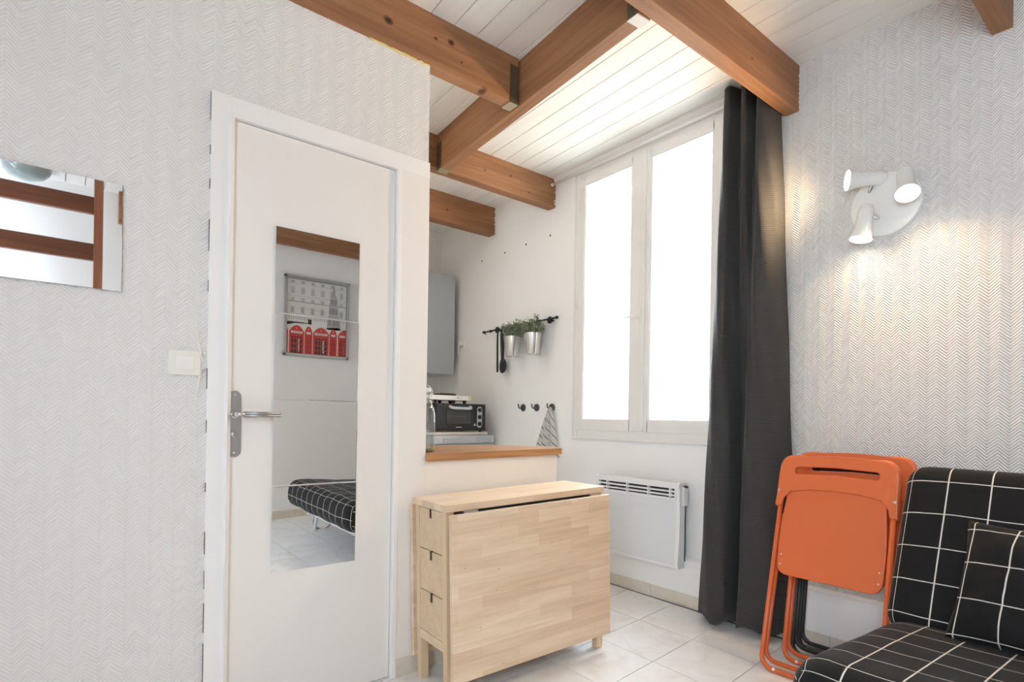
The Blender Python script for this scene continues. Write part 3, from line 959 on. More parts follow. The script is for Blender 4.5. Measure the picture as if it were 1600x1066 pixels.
# ------------------------------------------------------------------ wall spotlight cluster
lp = thing('wall_spotlight', 'white round wall fitting with three lit spotlights', 'wall lamp', (XB - .0025, .862, 1.933))
lathe('base_plate', [(0, -.003), (.132, -.003), (.133, .004), (.128, .014), (.100, .022), (.05, .026), (0, .027)], 'enamel_white', lp, 40, (0, 0, 0), (0, R(-90), 0))
def head(mount, lens, d, pw):
    d = Vector(d).normalized()
    lens = Vector(lens)
    h = empty('spot_head', lens)
    h.parent = lp
    e = d.to_track_quat('Z', 'Y').to_euler()
    h.scale = (1.3, 1.3, 1.3)
    # housing: slim tail flaring to the lens
    lathe('housing', [(0, -.112), (.010, -.112), (.017, -.108), (.0205, -.100), (.0225, -.092), (.0230, -.045), (.0245, -.032), (.031, -.010), (.0335, 0), (.032, .001), (.029, -.003)], 'enamel_white', h, 28, (0, 0, 0), e)
    lathe('lens', [(.0295, -.004), (.029, -.0025), (0, -.001)], 'lamp_lens', h, 24, (0, 0, 0), e)
    for k in range(6):
        a = k * math.pi / 3
        side = Vector((math.cos(a), math.sin(a), 0))
    back = -d * .085
    base = (Vector(mount) - lens) / 1.3
    tube('arm', smooth_path([back, back * .9 + base * .1 + Vector((-.01, 0, 0)), base], 5), .0065, 'chrome', h, 10)
    ring = d.to_track_quat('Z', 'Y')
    for k in range(5):
        lathe('vent_ring', [(.0222, 0), (.0230, .002), (.0222, .004)], 'enamel_white', h, 20, -d * (.094 - k * .007), e)
    ld = bpy.data.lights.new('spot_bulb', 'SPOT')
    ld.energy = pw
    ld.color = (1.0, 0.69, 0.39)
    ld.spot_size = R(150)
    ld.spot_blend = 1.0
    ld.shadow_soft_size = .026
    lo = bpy.data.objects.new('spot_bulb', ld)
    COL.objects.link(lo)
    lo.parent = h
    lo.location = d * .003
    lo.rotation_euler = d.to_track_quat('-Z', 'Y').to_euler()
head((-.02, .055, .062), (-.098, .110, .108), (-.60, .78, .0), 28)
head((-.02, -.060, .05), (-.102, -.106, -.012), (-.48, -.22, -.85), 14)
head((-.02, .02, -.055), (-.085, .062, -.146), (-.16, .10, -.98), 2.4)

# ------------------------------------------------------------------ fabric slabs
def slab_mesh(sx, sy, sz, r, n=(24, 24, 6), wob=.004, u0=0, v0=0, seed=1, bulge=0.0):
    """rounded mattress slab, half sizes sx,sy,sz; unrolled UV in metres (top, then down the sides)"""
    random.seed(seed)
    bm = bmesh.new()
    uvl = bm.loops.layers.uv.new('UVMap')
    from mathutils import noise as mn
    cache = {}
    def V(p):
        k = (round(p[0], 5), round(p[1], 5), round(p[2], 5))
        if k in cache:
            return cache[k]
        p = Vector(p)
        inn = Vector((max(-(sx - r), min(sx - r, p.x)), max(-(sy - r), min(sy - r, p.y)), max(-(sz - r), min(sz - r, p.z))))
        dd = p - inn
        q_ = inn + dd.normalized() * r if dd.length > 1e-7 else p
        b = bulge * (1 - (p.x / sx) ** 2) * (1 - (p.y / sy) ** 2) * (1 if p.z > 0 else -1) * (abs(p.z) / sz)
        w = mn.noise(Vector((p.x * 6 + seed, p.y * 6, p.z * 6))) * wob + mn.noise(Vector((p.x * 17, p.y * 17 + seed, p.z * 17))) * wob * .4
        q_ = q_ + Vector((w * .5, w * .5, w + b))
        cache[k] = bm.verts.new(q_)
        return cache[k]
    def lin(a, m_):
        # cluster samples near the rounded rims
        c = [-a, -a + r * .12, -a + r * .35, -a + r * .65, -a + r] if a > 2 * r else [-a]
        inner = [-a + r + (2 * a - 2 * r) * i / m_ for i in range(1, m_)] if a > 2 * r else [-a + 2 * a * i / m_ for i in range(1, m_)]
        d_ = [a - r, a - r * .65, a - r * .35, a - r * .12, a] if a > 2 * r else [a]
        return c + inner + d_
    gx, gy, gz = lin(sx, n[0]), lin(sy, n[1]), lin(sz, n[2])
    def face(ps, uvs):
        f = bm.faces.new([V(p) for p in ps])
        f.smooth = True
        for l, t in zip(f.loops, uvs):
            l[uvl].uv = (t[0] + u0, t[1] + v0)
    for ax in (0, 1, 2):
        for s in (-1, 1):
            A, B = [(gy, gz), (gx, gz), (gx, gy)][ax]
            for a0, a1 in zip(A, A[1:]):
                for b0, b1 in zip(B, B[1:]):
                    ps, us = [], []
                    for a, b in ((a0, b0), (a1, b0), (a1, b1), (a0, b1)):
                        if ax == 0:
                            ps.append((s * sx, a, b)); us.append((s * (sx + sz - b - r * .86), a))
                        elif ax == 1:
                            ps.append((a, s * sy, b)); us.append((a, s * (sy + sz - b - r * .86)))
                        else:
                            ps.append((a, b, s * sz)); us.append((a, b))
                    face(ps, us)
    bmesh.ops.recalc_face_normals(bm, faces=bm.faces)
    me = bpy.data.meshes.new('slab')
    bm.to_mesh(me)
    bm.free()
    for p in me.polygons:
        p.use_smooth = True
    return me

# ------------------------------------------------------------------ sofa bed (local x along the sofa = world -y, local y = towards the wall)
sf = thing('sofa_bed', 'low fold-out sofa bed in black cloth with a thin white check', 'sofa', (0, 0, fz(1.9)))
SY = .03
me = slab_mesh(.655, .375, .105, .085, (26, 18, 4), .006, .02, .03, 3, .012)
o = link('seat_mattress', me, 'check_fabric', sf, (1.80, SY, .295), (0, R(3.2), R(-90)))
o.rotation_euler = (Matrix.Rotation(R(3.6), 4, 'Y') @ Matrix.Rotation(R(-90), 4, 'Z')).to_euler()
me = slab_mesh(.655, .29, .068, .062, (26, 18, 4), .005, .02, .06, 5, .008)
# backrest slab: local y up the back, local z = out of the front face
ang = R(23)
up = Vector((math.sin(ang), 0, math.cos(ang)))
nrm = Vector((-math.cos(ang), 0, math.sin(ang)))
xax = up.cross(nrm)
mt = Matrix((xax, up, nrm)).transposed().to_4x4()
ctr = Vector((2.215, SY, .61)) - nrm * .06
mt.translation = ctr
o = link('backrest', me, 'check_fabric', sf)
o.matrix_local = mt
boxes('frame', [((1.58, SY - .58, .13), (2.30, SY - .55, .17)), ((1.58, SY + .55, .13), (2.30, SY + .58, .17)), ((1.60, SY - .56, .13), (1.64, SY + .56, .17)), ((2.26, SY - .56, .13), (2.30, SY + .56, .17))], 'metal_white', sf, .004)
for x_, y_ in ((1.66, SY - .56), (2.24, SY - .56), (1.66, SY + .56), (2.24, SY + .56)):
    tube('leg', [(x_, y_, .14), (x_ - .02, y_, .0 - fz(1.9) + fz(x_ - .02) + .004)], .012, 'metal_white', sf, 10)
for y_ in (SY - .60, SY + .53):
    w_ = tube('wheel', [(1.72 + .075 * math.cos(a), y_, .083 + .075 * math.sin(a) - .022) for a in [2 * math.pi * k / 24 for k in range(24)]], .008, 'rubber_grey', sf, 8, True)
    tube('spoke', [(1.72, y_, .064), (1.72, y_ + .02, .15)], .006, 'metal_white', sf, 8)

# cushion
def cushion_mesh(a, th, seed=2):
    from mathutils import noise as mn
    n = 30
    bm = bmesh.new()
    uvl = bm.loops.layers.uv.new('UVMap')
    V = {}
    for s in (-1, 1):
        for i in range(n + 1):
            for j in range(n + 1):
                u, v = -1 + 2 * i / n, -1 + 2 * j / n
                edge = (i in (0, n)) or (j in (0, n))
                if s == -1 and edge:
                    V[s, i, j] = V.get((1, i, j)) or bm.verts.new((0, 0, 0))
                hgt = ((1 - u ** 2) * (1 - v ** 2)) ** .42 * th
                k = 1 - .07 * (1 - abs(u) ** 2) * abs(v) ** 3
                k2 = 1 - .07 * (1 - abs(v) ** 2) * abs(u) ** 3
                w = mn.noise(Vector((u * 2.6 + seed, v * 2.6, s))) * .014 + mn.noise(Vector((u * 7, v * 7 + seed, s))) * .004
                co = Vector((u * a * k2, v * a * k, s * hgt + w * (1 - max(abs(u), abs(v)) ** 4 * .5)))
                if s == -1 or not edge:
                    if s == -1 and edge:
                        V[s, i, j].co = co
                    else:
                        V[s, i, j] = bm.verts.new(co)
                else:
                    V[1, i, j] = V[-1, i, j] if (-1, i, j) in V else bm.verts.new(co)
    for s in (-1, 1):
        for i in range(n):
            for j in range(n):
                ks = [(i, j), (i + 1, j), (i + 1, j + 1), (i, j + 1)]
                vsq = [V[s, p, q_] for p, q_ in ks]
                if len(set(vsq)) < 4:
                    continue
                try:
                    f = bm.faces.new(vsq if s > 0 else vsq[::-1])
                except ValueError:
                    continue
                f.smooth = True
                kk = ks if s > 0 else ks[::-1]
                for l, (p, q_) in zip(f.loops, kk):
                    l[uvl].uv = ((p / n * 2 - 1) * a * 1.04, (q_ / n * 2 - 1) * a * 1.04 + .01)
    bmesh.ops.recalc_face_normals(bm, faces=bm.faces)
    me = bpy.data.meshes.new('cushion')
    bm.to_mesh(me)
    bm.free()
    return me
cu_ = link('cushion', cushion_mesh(.185, .062), 'check_fabric')
up2 = Vector((math.sin(R(27)), 0.02, math.cos(R(27)))).normalized()
nr2 = Vector((-math.cos(R(27)), .10, math.sin(R(27)))).normalized()
xx2 = up2.cross(nr2).normalized()
nr2 = xx2.cross(up2)
mt = Matrix((xx2, up2, nr2)).transposed().to_4x4()
mt = mt @ Matrix.Rotation(R(-4), 4, 'Z')
mt.translation = Vector((2.075, .30, .575))
cu_.matrix_world = mt
tag(cu_, 'black checked cushion leaning on the sofa backrest', 'cushion')

# ------------------------------------------------------------------ folding chairs leaned on the wall
def folding_chair(label, cat_group, plastic, paint, foot, topx, yc, size=1.0):
    z0 = fz(foot) + .012
    ln = math.atan2(topx - foot, .83)
    c = thing('folding_chair', label, 'chair', (foot, yc, z0), (0, 0, 0), cat_group)
    up = Vector((math.sin(ln), 0, math.cos(ln)))
    nr = Vector((-math.cos(ln), 0, math.sin(ln)))
    xa = up.cross(nr)          # local x: across, +x = world -y ... right in the photo
    c.matrix_world = Matrix.Translation((foot, yc, z0)) @ Matrix((xa, up, nr)).transposed().to_4x4() @ Matrix.Scale(size, 4)
    r = .0095
    def uframe(name, hw_, v0, v1, w, rad):
        pts = [(-hw_ * .96, v1, w)]
        pts += [(-hw_, v0 + rad + .02, w), (-hw_, v0 + rad, w)]
        for k in range(1, 6):
            a = math.pi + k * math.pi / 12
            pts.append((-hw_ + rad + rad * math.cos(a), v0 + rad + rad * math.sin(a), w))
        pts.append((-hw_ + rad, v0, w))
        pts += [(-x, y, z) for x, y, z in reversed(pts)]
        return tube(name, pts, r, paint, c, 10)
    uframe('front_frame', .212, .0, .80, .0, .045)
    uframe('rear_frame', .209, .026, .62, -.022, .044)
    for sx in (-1, 1):
        for v in (.0, .036):
            pass
    for sx in (-1, 1):
        lathe('rubber_foot', [(.0, 0), (.006, 0), (.006, .004), (0, .005)], 'bare_label', c, 10, (sx * .155, .004, .0085))
    # back panel with hand slot and two side sleeves
    out = [(-.222, .655), (-.196, .655), (-.190, .685), (-.165, .715), (-.09, .728), (0, .732), (.09, .728), (.165, .715), (.190, .685), (.196, .655), (.222, .655),
           (.214, .78), (.206, .835), (.180, .858), (.09, .868), (0, .871), (-.09, .868), (-.180, .858), (-.206, .835), (-.214, .78)]
    slot = round_poly([(-.155, .788), (0, .794), (.155, .788), (.155, .818), (0, .824), (-.155, .818)], [.014, 0, .014, .014, 0, .014], 5)
    plate('back_panel', out, [slot], .012, .003, plastic, c, (0, 0, .009))
    for sx in (-1, 1):
        tube('sleeve', smooth_path([(sx * .210, .650, .001), (sx * .209, .79, .001), (sx * .202, .832, .002), (sx * .180, .856, .004), (sx * .12, .862, .006)], 4), [.0135] * 10 + [.012, .011, .010, .009, .008, .007, .006], plastic, c, 12)
        lathe('rivet', [(.0055, 0), (.005, .002), (0, .0032)], 'screw_steel', c, 12, (sx * .210, .715, .0145))
    so = round_poly([(-.190, .375), (.190, .375), (.196, .55), (.176, .745), (-.176, .745), (-.196, .55)], [.045, .045, .08, .05, .05, .08], 6)
    plate('seat', so, [], .014, .003, plastic, c, (0, 0, -.002))
    for sx in (-1, 1):
        tube('hinge_strap', [(sx * .201, .48, -.008), (sx * .203, .56, -.012), (sx * .200, .62, -.020)], .0085, paint, c, 8)
        for v in (.455, .415):
            lathe('screw', [(.0035, 0), (.003, .0015), (0, .002)], 'bare_label', c, 8, (sx * .178, v, .0045))
    return c
folding_chair('orange folding chair, foremost of the four leaned against the wall', 'folding chairs leaned on the wall', 'orange_plastic', 'orange_paint', 2.232, 2.405, .938)
folding_chair('second orange folding chair, mostly hidden behind the foremost one', 'folding chairs leaned on the wall', 'orange_plastic', 'orange_paint', 2.372, 2.490, .912)
folding_chair('black folding chair standing directly behind the two orange ones', 'folding chairs leaned on the wall', 'black_plastic', 'black_metal', 2.452, 2.545, .925, .955)
folding_chair('black folding chair nearest the wall, behind all the others', 'folding chairs leaned on the wall', 'black_plastic', 'black_metal', 2.525, 2.595, .930, .955)

# ------------------------------------------------------------------ kitchen: fridge, shelf board, mini oven, hot plate, wall cabinet
fr = thing('fridge', 'silver grey under-counter fridge below the mini oven', 'fridge', (2.335, 3.78, fz(2.3)))
box('body', (-.265, -.27, .02), (.265, .27, .845), 'fridge_grey', fr, .012)
box('door', (-.268, -.32, .06), (.268, -.272, .800), 'fridge_grey', fr, .010)
box('top_panel', (-.270, -.315, .803), (.268, .27, .868), 'fridge_grey', fr, .014)
for x0, x1 in ((-.19, -.02), (.10, .24)):
    box('grip_recess', (x0, -.3205, .812), (x1, -.312, .848), 'cabinet_grey', fr, .004)
for sx in (-.22, .22):
    for sy in (-.22, .22):
        lathe('foot', [(.015, 0), (.018, .02), (0, .021)], 'black_plastic', fr, 10, (sx, sy, .0))
sb = box('shelf_board', (2.035, 3.475, .904), (2.545, 4.05, .924), 'shelf_beige', None, .002)
tag(sb, 'pale board lying on the fridge under the mini oven', 'board')
ov = thing('mini_oven', 'black mini oven with three knobs on the pale board', 'oven', (2.305, 3.49, .9245))
box('body', (-.225, .008, .012), (.225, .31, .208), 'black_metal', ov, .008)
box('front_frame', (-.225, -.006, .010), (.225, .010, .209), 'black_plastic', ov, .006)
dv = box('door', (-.215, -.014, .018), (.118, -.004, .203), 'black_plastic', ov, .004)
box('window', (-.128, -.0152, .060), (.085, -.0135, .160), 'oven_glass', dv, .002)
box('rack', (-.125, -.0158, .112), (.04, -.0150, .118), 'iron_grey', dv)
plate('control_strip', rrect(.145, .032, .192, .190, .022), [], .004, .001, 'fridge_grey', ov, (0, -.007, 0), (R(90), 0, 0))
for zz in (.164, .112, .060):
    k = lathe('knob', [(.016, 0), (.016, .006), (.013, .016), (0, .017)], 'black_plastic', ov, 20, (.1685, -.009, zz), (R(90), 0, 0))
    box('pointer', (.003, -.002, .0165), (.014, .002, .0178), 'p_white', k)
prism('warning_mark', [(.109, .047), (.133, .047), (.121, .067)], -.0158, -.0143, 'p_white', ov, fn=lambda x, y, z: (x, z, y))
boxes('brand_mark', [((-.045 + .0085 * i, -.0156, .032), (-.045 + .0085 * i + .006, -.0143, .0375)) for i in range(6)], 'p_pale', ov)
tube('door_handle', smooth_path([(-.100, -.012, .186), (-.095, -.034, .178), (-.06, -.042, .174), (.035, -.042, .174), (.07, -.034, .178), (.075, -.012, .186)], 4), .0115, 'fridge_grey', ov, 12)
for sx in (-.2, .2):
    for sy in (.03, .28):
        lathe('foot', [(.01, 0), (.012, .012), (0, .013)], 'black_plastic', ov, 10, (sx, sy, 0))
hp_ = thing('hot_plate', 'white electric hot plate sitting on top of the mini oven', 'hot plate', (2.215, 3.56, 1.1335))
box('body', (-.185, -.10, .022), (.165, .14, .056), 'enamel_white', hp_, .006)
lathe('heating_plate', [(0, .056), (.082, .056), (.084, .060), (.084, .069), (.080, .072), (0, .072)], 'black_metal', hp_, 32, (.01, .02, 0))
for sx in (-.135, .02, .115):
    for sy in (-.085, .11):
        lathe('foot', [(.011, 0), (.016, .022), (0, .023)], 'black_plastic', hp_, 12, (sx, sy, .0))
lathe('sticker', [(0, 0), (.011, 0), (.011, .0006), (0, .0008)], 'sticker_yellow', hp_, 16, (.148, -.1005, .040), (R(90), 0, 0))
lathe('control_light', [(0, 0), (.005, 0), (.005, .001), (0, .0015)], 'p_black', hp_, 12, (.045, -.1005, .040), (R(90), 0, 0))
boxes('control_mark', [((.058 + .007 * i, -.1012, .037), (.062 + .007 * i, -.1000, .041)) for i in range(4)], 'p_grey2', hp_)
dish = lathe('drip_bowl', [(0, .0), (.05, .0), (.072, .012), (.078, .024), (.075, .024), (.069, .014), (.048, .003), (0, .003)], 'tin', None, 28, (2.30, 3.415 - .0, 1.085))
bpy.data.objects.remove(dish)
wc = thing('wall_cabinet', 'grey kitchen wall cabinet high on the rear kitchen wall', 'cabinet', (2.25, 4.02, 1.39))
box('carcass', (-.42, .02, 0), (.335, .318, .822), 'cabinet_grey', wc, .002)
box('door', (-.42, 0, .002), (-.045, .0185, .82), 'cabinet_grey', wc, .002)
box('door', (-.041, 0, .002), (.335, .0185, .82), 'cabinet_grey', wc, .002)
duct = box('trim_3', (1.163, YK - .06, .9), (2.56, YK, ZC), 'kitchen_white')
bpy.data.objects.remove(duct)
kt = thing('wall_socket', 'white socket with a plug on the kitchen wall below the cabinet edge', 'socket', (XB, 3.99, 1.655))
box('plate', (-.010, -.038, -.038), (0, .038, .038), 'plastic_white', kt, .003)
box('plug', (-.04, -.020, -.018), (-.01, .018, .02), 'plastic_white', kt, .006)
tube('cord', smooth_path([(-.035, 0, -.015), (-.035, .01, -.06), (-.015, .04, -.12), (-.012, .08, -.22)], 4), .004, 'plastic_white', kt, 8)

kl = thing('kitchen_ceiling_lamp', 'round white ceiling lamp lighting the kitchen behind the door wall', 'ceiling lamp', (1.42, 3.25, ZC))
lathe('housing', [(0, -.002), (.15, -.002), (.15, -.03), (.142, -.034)], 'enamel_white', kl, 32)
lathe('diffuser', [(.142, -.034), (.12, -.052), (.06, -.062), (0, -.064)], 'lamp_diffuser', kl, 32)
# swing-top bottle
bt = thing('glass_bottle', 'clear swing-top glass bottle on the bar counter beside the door wall', 'bottle', (1.236, 2.125, .8815))
lathe('glass', [(0, .002), (.029, .002), (.033, .008), (.0335, .02), (.0335, .150), (.032, .165), (.026, .188), (.0165, .212), (.013, .225), (.013, .245), (.0155, .247), (.0155, .254), (.011, .255)], 'bottle_glass', bt, 28)
lathe('base_tint', [(0, .0025), (.028, .0025), (.0315, .008), (.031, .013), (0, .010)], 'herb_leaf', bt, 24)
lathe('stopper', [(.010, .255), (.0125, .257), (.0125, .268), (.009, .274), (0, .276)], 'enamel_white', bt, 18)
tube('wire_bail', smooth_path([(-.014, .004, .228), (-.018, .004, .25), (-.010, .004, .281), (0, .004, .286), (.012, .004, .278), (.024, .004, .262), (.020, .004, .235), (.014, .004, .226)], 4), .0014, 'chrome', bt, 6)
tube('wire_collar', [(.0142 * math.cos(a), .0142 * math.sin(a), .228) for a in [2 * math.pi * k / 16 for k in range(16)]], .0014, 'chrome', bt, 6, True)

# ------------------------------------------------------------------ kitchen rail with utensils and herb pots
XR = XB - .045
rl = thing('kitchen_rail', 'black iron kitchen rail on the wall left of the window', 'rail', (XR, 3.20, 1.708))
tube('bar', [(0, .42, -.004), (0, -.415, .006)], .0065, 'black_metal', rl, 12)
for yy in (.262, -.334):
    lathe('wall_flange', [(0, 0), (.009, 0), (.009, .028), (.0245, .030), (.0245, .036), (.007, .038), (.006, .045), (0, .046)], 'black_metal', rl, 20, (.045, yy, 0), (0, R(-90), 0))
for yy in (.42, -.415, .33):
    lathe('knob_end', [(0, -.012), (.010, -.008), (.0115, 0), (.010, .008), (0, .012)], 'black_metal', rl, 14, (0, yy, -.004 if yy > 0 else .006), (R(90), 0, 0))
def s_hook(y, z, parent):
    return tube('hook', smooth_path([(.008, 0, -.006), (.006, 0, .010), (-.004, 0, .011), (-.010, 0, 0), (-.008, 0, -.04), (-.012, 0, -.055), (-.02, 0, -.05)], 4), .002, 'black_metal', parent, 6, loc=(0, y, z))
sp = thing('serving_spoon', 'black serving spoon hanging from the kitchen rail', 'spoon', (XR - .012, 3.362, 1.70))
tube('handle', [(0, .012, .008), (0, .008, -.05), (0, .0, -.15), (0, -.002, -.23)], [.005, .014, .016, .012], 'black_plastic', sp, 10)
bm = bmesh.new()
bmesh.ops.create_uvsphere(bm, u_segments=20, v_segments=12, radius=1)
for v in bm.verts:
    v.co = Vector((v.co.x * .012 + .006 * (1 - v.co.z ** 2), v.co.y * .042 * (1 - .15 * v.co.z), v.co.z * .060))
link('bowl', bm_mesh(bm), 'black_plastic', sp, (0, -.002, -.272), smooth=True)
tube('hook', [(.012, .012, .016), (0, .012, .018), (-.006, .012, .006)], .002, 'black_metal', sp, 6)
st = thing('spatula', 'slim black spatula hanging left of the serving spoon', 'spatula', (XR - .012, 3.425, 1.70))
prism('blade', [(-.012, -.320), (.002, -.322), (.006, -.12), (.004, .005), (-.002, .005), (-.006, -.12)], -.005, .005, 'black_plastic', st, fn=lambda x, y, z: (z, x, y), bevel=.0015)
tube('hook', [(.012, 0, .014), (0, 0, .016), (-.006, 0, .0)], .002, 'black_metal', st, 6)
def herb_pot(y, label_pot, label_plant, hang, seed):
    random.seed(seed)
    p = thing('metal_pot', label_pot, 'pot', (XR - .055, y, 1.478), group='metal pots on the kitchen rail')
    lathe('pail', [(0, .002), (.040, .002), (.041, .0), (.043, .004), (.063, .138), (.0655, .139), (.0655, .142), (.062, .142), (.061, .136), (.040, .006), (0, .006)], 'tin', p, 32)
    lathe('soil', [(0, .118), (.0545, .118), (.054, .122), (0, .124)], 'soil', p, 20)
    tube('hook', smooth_path([(.06, 0, .115), (.062, 0, .19), (.056, 0, .236), (.040, 0, .232), (.045, 0, .215)], 4), .0035, 'black_metal', p, 8)
    h = thing('potted_herb', label_plant, 'plant', (XR - .055, y, 1.60), group='herbs on the kitchen rail')
    bm = bmesh.new()
    sm = bmesh.new()
    for s in range(85):
        a = random.uniform(0, 2 * math.pi)
        rr = random.uniform(.0, .052)
        lean = random.uniform(.1, .9)
        H_ = random.uniform(.06, .13) if s % 6 else random.uniform(.12, .155)
        b = Vector((rr * math.cos(a) * .8, rr * math.sin(a), 0))
        t = Vector((rr * math.cos(a) * .8 + lean * .05 * math.cos(a) * .8, rr * math.sin(a) + lean * .085 * math.sin(a), H_ * (1 - .35 * lean)))
        if t.x > .042: t.x = .042
        tube_bm(sm, [b, b.lerp(t, .5) + Vector((0, 0, .008)), t], .0012, 5)
        for k in range(11):
            q_ = b.lerp(t, .35 + .65 * k / 10)
            d = Vector((random.uniform(-1, 1), random.uniform(-1, 1), random.uniform(-.3, .8))).normalized()
            L_, Wd = random.uniform(.015, .024), random.uniform(.005, .0085)
            sd = d.cross(Vector((random.uniform(-1, 1), random.uniform(-1, 1), random.uniform(-1, 1)))).normalized() * Wd
            nn = d.cross(sd).normalized() * .002
            pts = [q_, q_ + d * L_ * .45 + sd + nn, q_ + d * L_, q_ + d * L_ * .45 - sd + nn]
            mid = q_ + d * L_ * .5 - nn
            vsl = [bm.verts.new(x) for x in pts]
            vm = bm.verts.new(mid)
            for i in range(4):
                bm.faces.new((vsl[i], vsl[(i + 1) % 4], vm))
    tag(link('foliage', bm_mesh(bm), 'herb_leaf', h), kind='stuff')
    tag(link('stems', bm_mesh(sm), 'herb_leaf', h), kind='stuff')
herb_pot(3.195, 'metal pot on the kitchen rail next to the black spoon', 'green herb in the metal pot next to the black spoon', 0, 11)
herb_pot(2.965, 'metal pot on the kitchen rail nearer the window', 'green herb in the metal pot nearer the window', 0, 12)

# wall hooks and towel
for y, lab in ((3.173, 'grey wall hook furthest from the window, left of three'), (3.024, 'middle grey wall hook of the row of three'), (2.863, 'grey wall hook holding the striped tea towel')):
    h = thing('wall_hook', lab, 'hook', (XB, y, 1.110), group='grey wall hooks')
    lathe('rose', [(0, 0), (.027, 0), (.027, .006), (.022, .011), (0, .013)], 'iron_grey', h, 24, (0, 0, 0), (0, R(-90), 0))
    tube('prong', smooth_path([(-.010, 0, 0), (-.03, 0, -.006), (-.046, 0, .002), (-.05, 0, .026)], 5), .0045, 'iron_grey', h, 8)
def towel():
    bm = bmesh.new()
    uvl = bm.loops.layers.uv.new('UVMap')
    nu, nv = 30, 30
    g = []
    for j in range(nv + 1):
        t = j / nv
        z = 1.112 - t * .33
        half = .008 + .115 * (t ** .75)
        row = []
        for i in range(nu + 1):
            u = -1 + 2 * i / nu
            y = 2.863 + .008 * t - .012 + u * half + .03 * t
            x = XB - .032 + .014 * math.cos(u * 7.5 + .6) * (.35 + .65 * t)
            row.append(bm.verts.new((x, y, z - .012 * abs(u) * t)))
        g.append(row)
    for j in range(nv):
        for i in range(nu):
            f = bm.faces.new((g[j][i], g[j][i + 1], g[j + 1][i + 1], g[j + 1][i]))
            f.smooth = True
            for l, (a, b) in zip(f.loops, ((i, j), (i + 1, j), (i + 1, j + 1), (i, j + 1))):
                l[uvl].uv = (a / nu, b / nv)
    bmesh.ops.solidify(bm, geom=list(bm.faces), thickness=.002)
    return link('tea_towel', bm_mesh(bm), 'towel', smooth=True)
tag(towel(), 'white tea towel with thin dark stripes hanging behind the counter', 'towel')

# ------------------------------------------------------------------ behind the camera: framed print, ladder, ceiling bowl lamp (seen in the mirrors)
PX0, PX1, PZ0, PZ1 = 1.54, 2.14, 1.475, 2.195
fp = thing('framed_picture', 'silver framed city print with red phone boxes, seen in the door mirror', 'picture', (0, YR, 0))
boxes('frame', [((PX0, 0, PZ0), (PX0 + .024, .03, PZ1)), ((PX1 - .024, 0, PZ0), (PX1, .03, PZ1)), ((PX0, 0, PZ0), (PX1, .03, PZ0 + .024)), ((PX0, 0, PZ1 - .024), (PX1, .03, PZ1))], 'frame_silver', fp, .003)
boxes('inner_edge', [((PX0 + .022, .004, PZ0 + .022), (PX1 - .022, .017, PZ1 - .022))], 'p_black', fp)
U0, U1, V0, V1 = PX0 + .028, PX1 - .028, PZ0 + .028, PZ1 - .028
layers = {}
def pr(mat, u0, v0, u1, v1, lv=1):
    layers.setdefault(mat, []).append(([(u0, v0), (u1, v0), (u1, v1), (u0, v1)], lv))
def pg(mat, pts, lv=1):
    layers.setdefault(mat, []).append((pts, lv))
pr('p_white', 0, 0, 1, 1, 0)
random.seed(4)
for v in (.985, .93, .77, .69, .60, .52):                      # cornices of the pale stone front
    pr('p_grey1' if v != .69 else 'p_grey2', 0, v, 1, v + .010, 1)
for i in range(6):
    u = .05 + i * .165
    for v0, hgt in ((.80, .10), (.70, .05), (.54, .10), (.94, .04)):
        pr('p_grey1', u, v0, u + .075, v0 + hgt, 1)
        pr('p_grey2' if v0 in (.54, .94) else 'p_grey3', u + .02, v0 + .004, u + .055, v0 + hgt * .8, 2)
        pr('p_pale', u + .034, v0, u + .041, v0 + hgt * .8, 3)
for i in range(26):
    pr('p_grey3', .02 + i * .037, .455, .035 + i * .037, .50, 1)
# gothic monument
tw = [(.66, .36), (.90, .36), (.89, .52), (.86, .56), (.855, .68), (.84, .80), (.805, .86), (.79, .97), (.775, .99), (.76, .97), (.745, .86), (.71, .80), (.70, .68), (.695, .56), (.67, .52)]
pg('p_grey3', tw, 3)
for (u, v, w, h_) in ((.735, .72, .03, .06), (.79, .72, .03, .06), (.70, .58, .035, .07), (.75, .58, .045, .07), (.81, .58, .035, .07), (.69, .42, .04, .08), (.76, .42, .05, .08), (.83, .42, .04, .08)):
    pr('p_grey2', u, v, u + w, v + h_, 4)
for v in (.53, .565, .68, .80):
    pr('p_pale', .69, v, .87, v + .008, 4)
pr('p_black', 0, .36, .30, .42, 2)
pr('p_black', .34, .38, .40, .47, 2)
pr('p_grey2', .28, .40, .34, .42, 2)
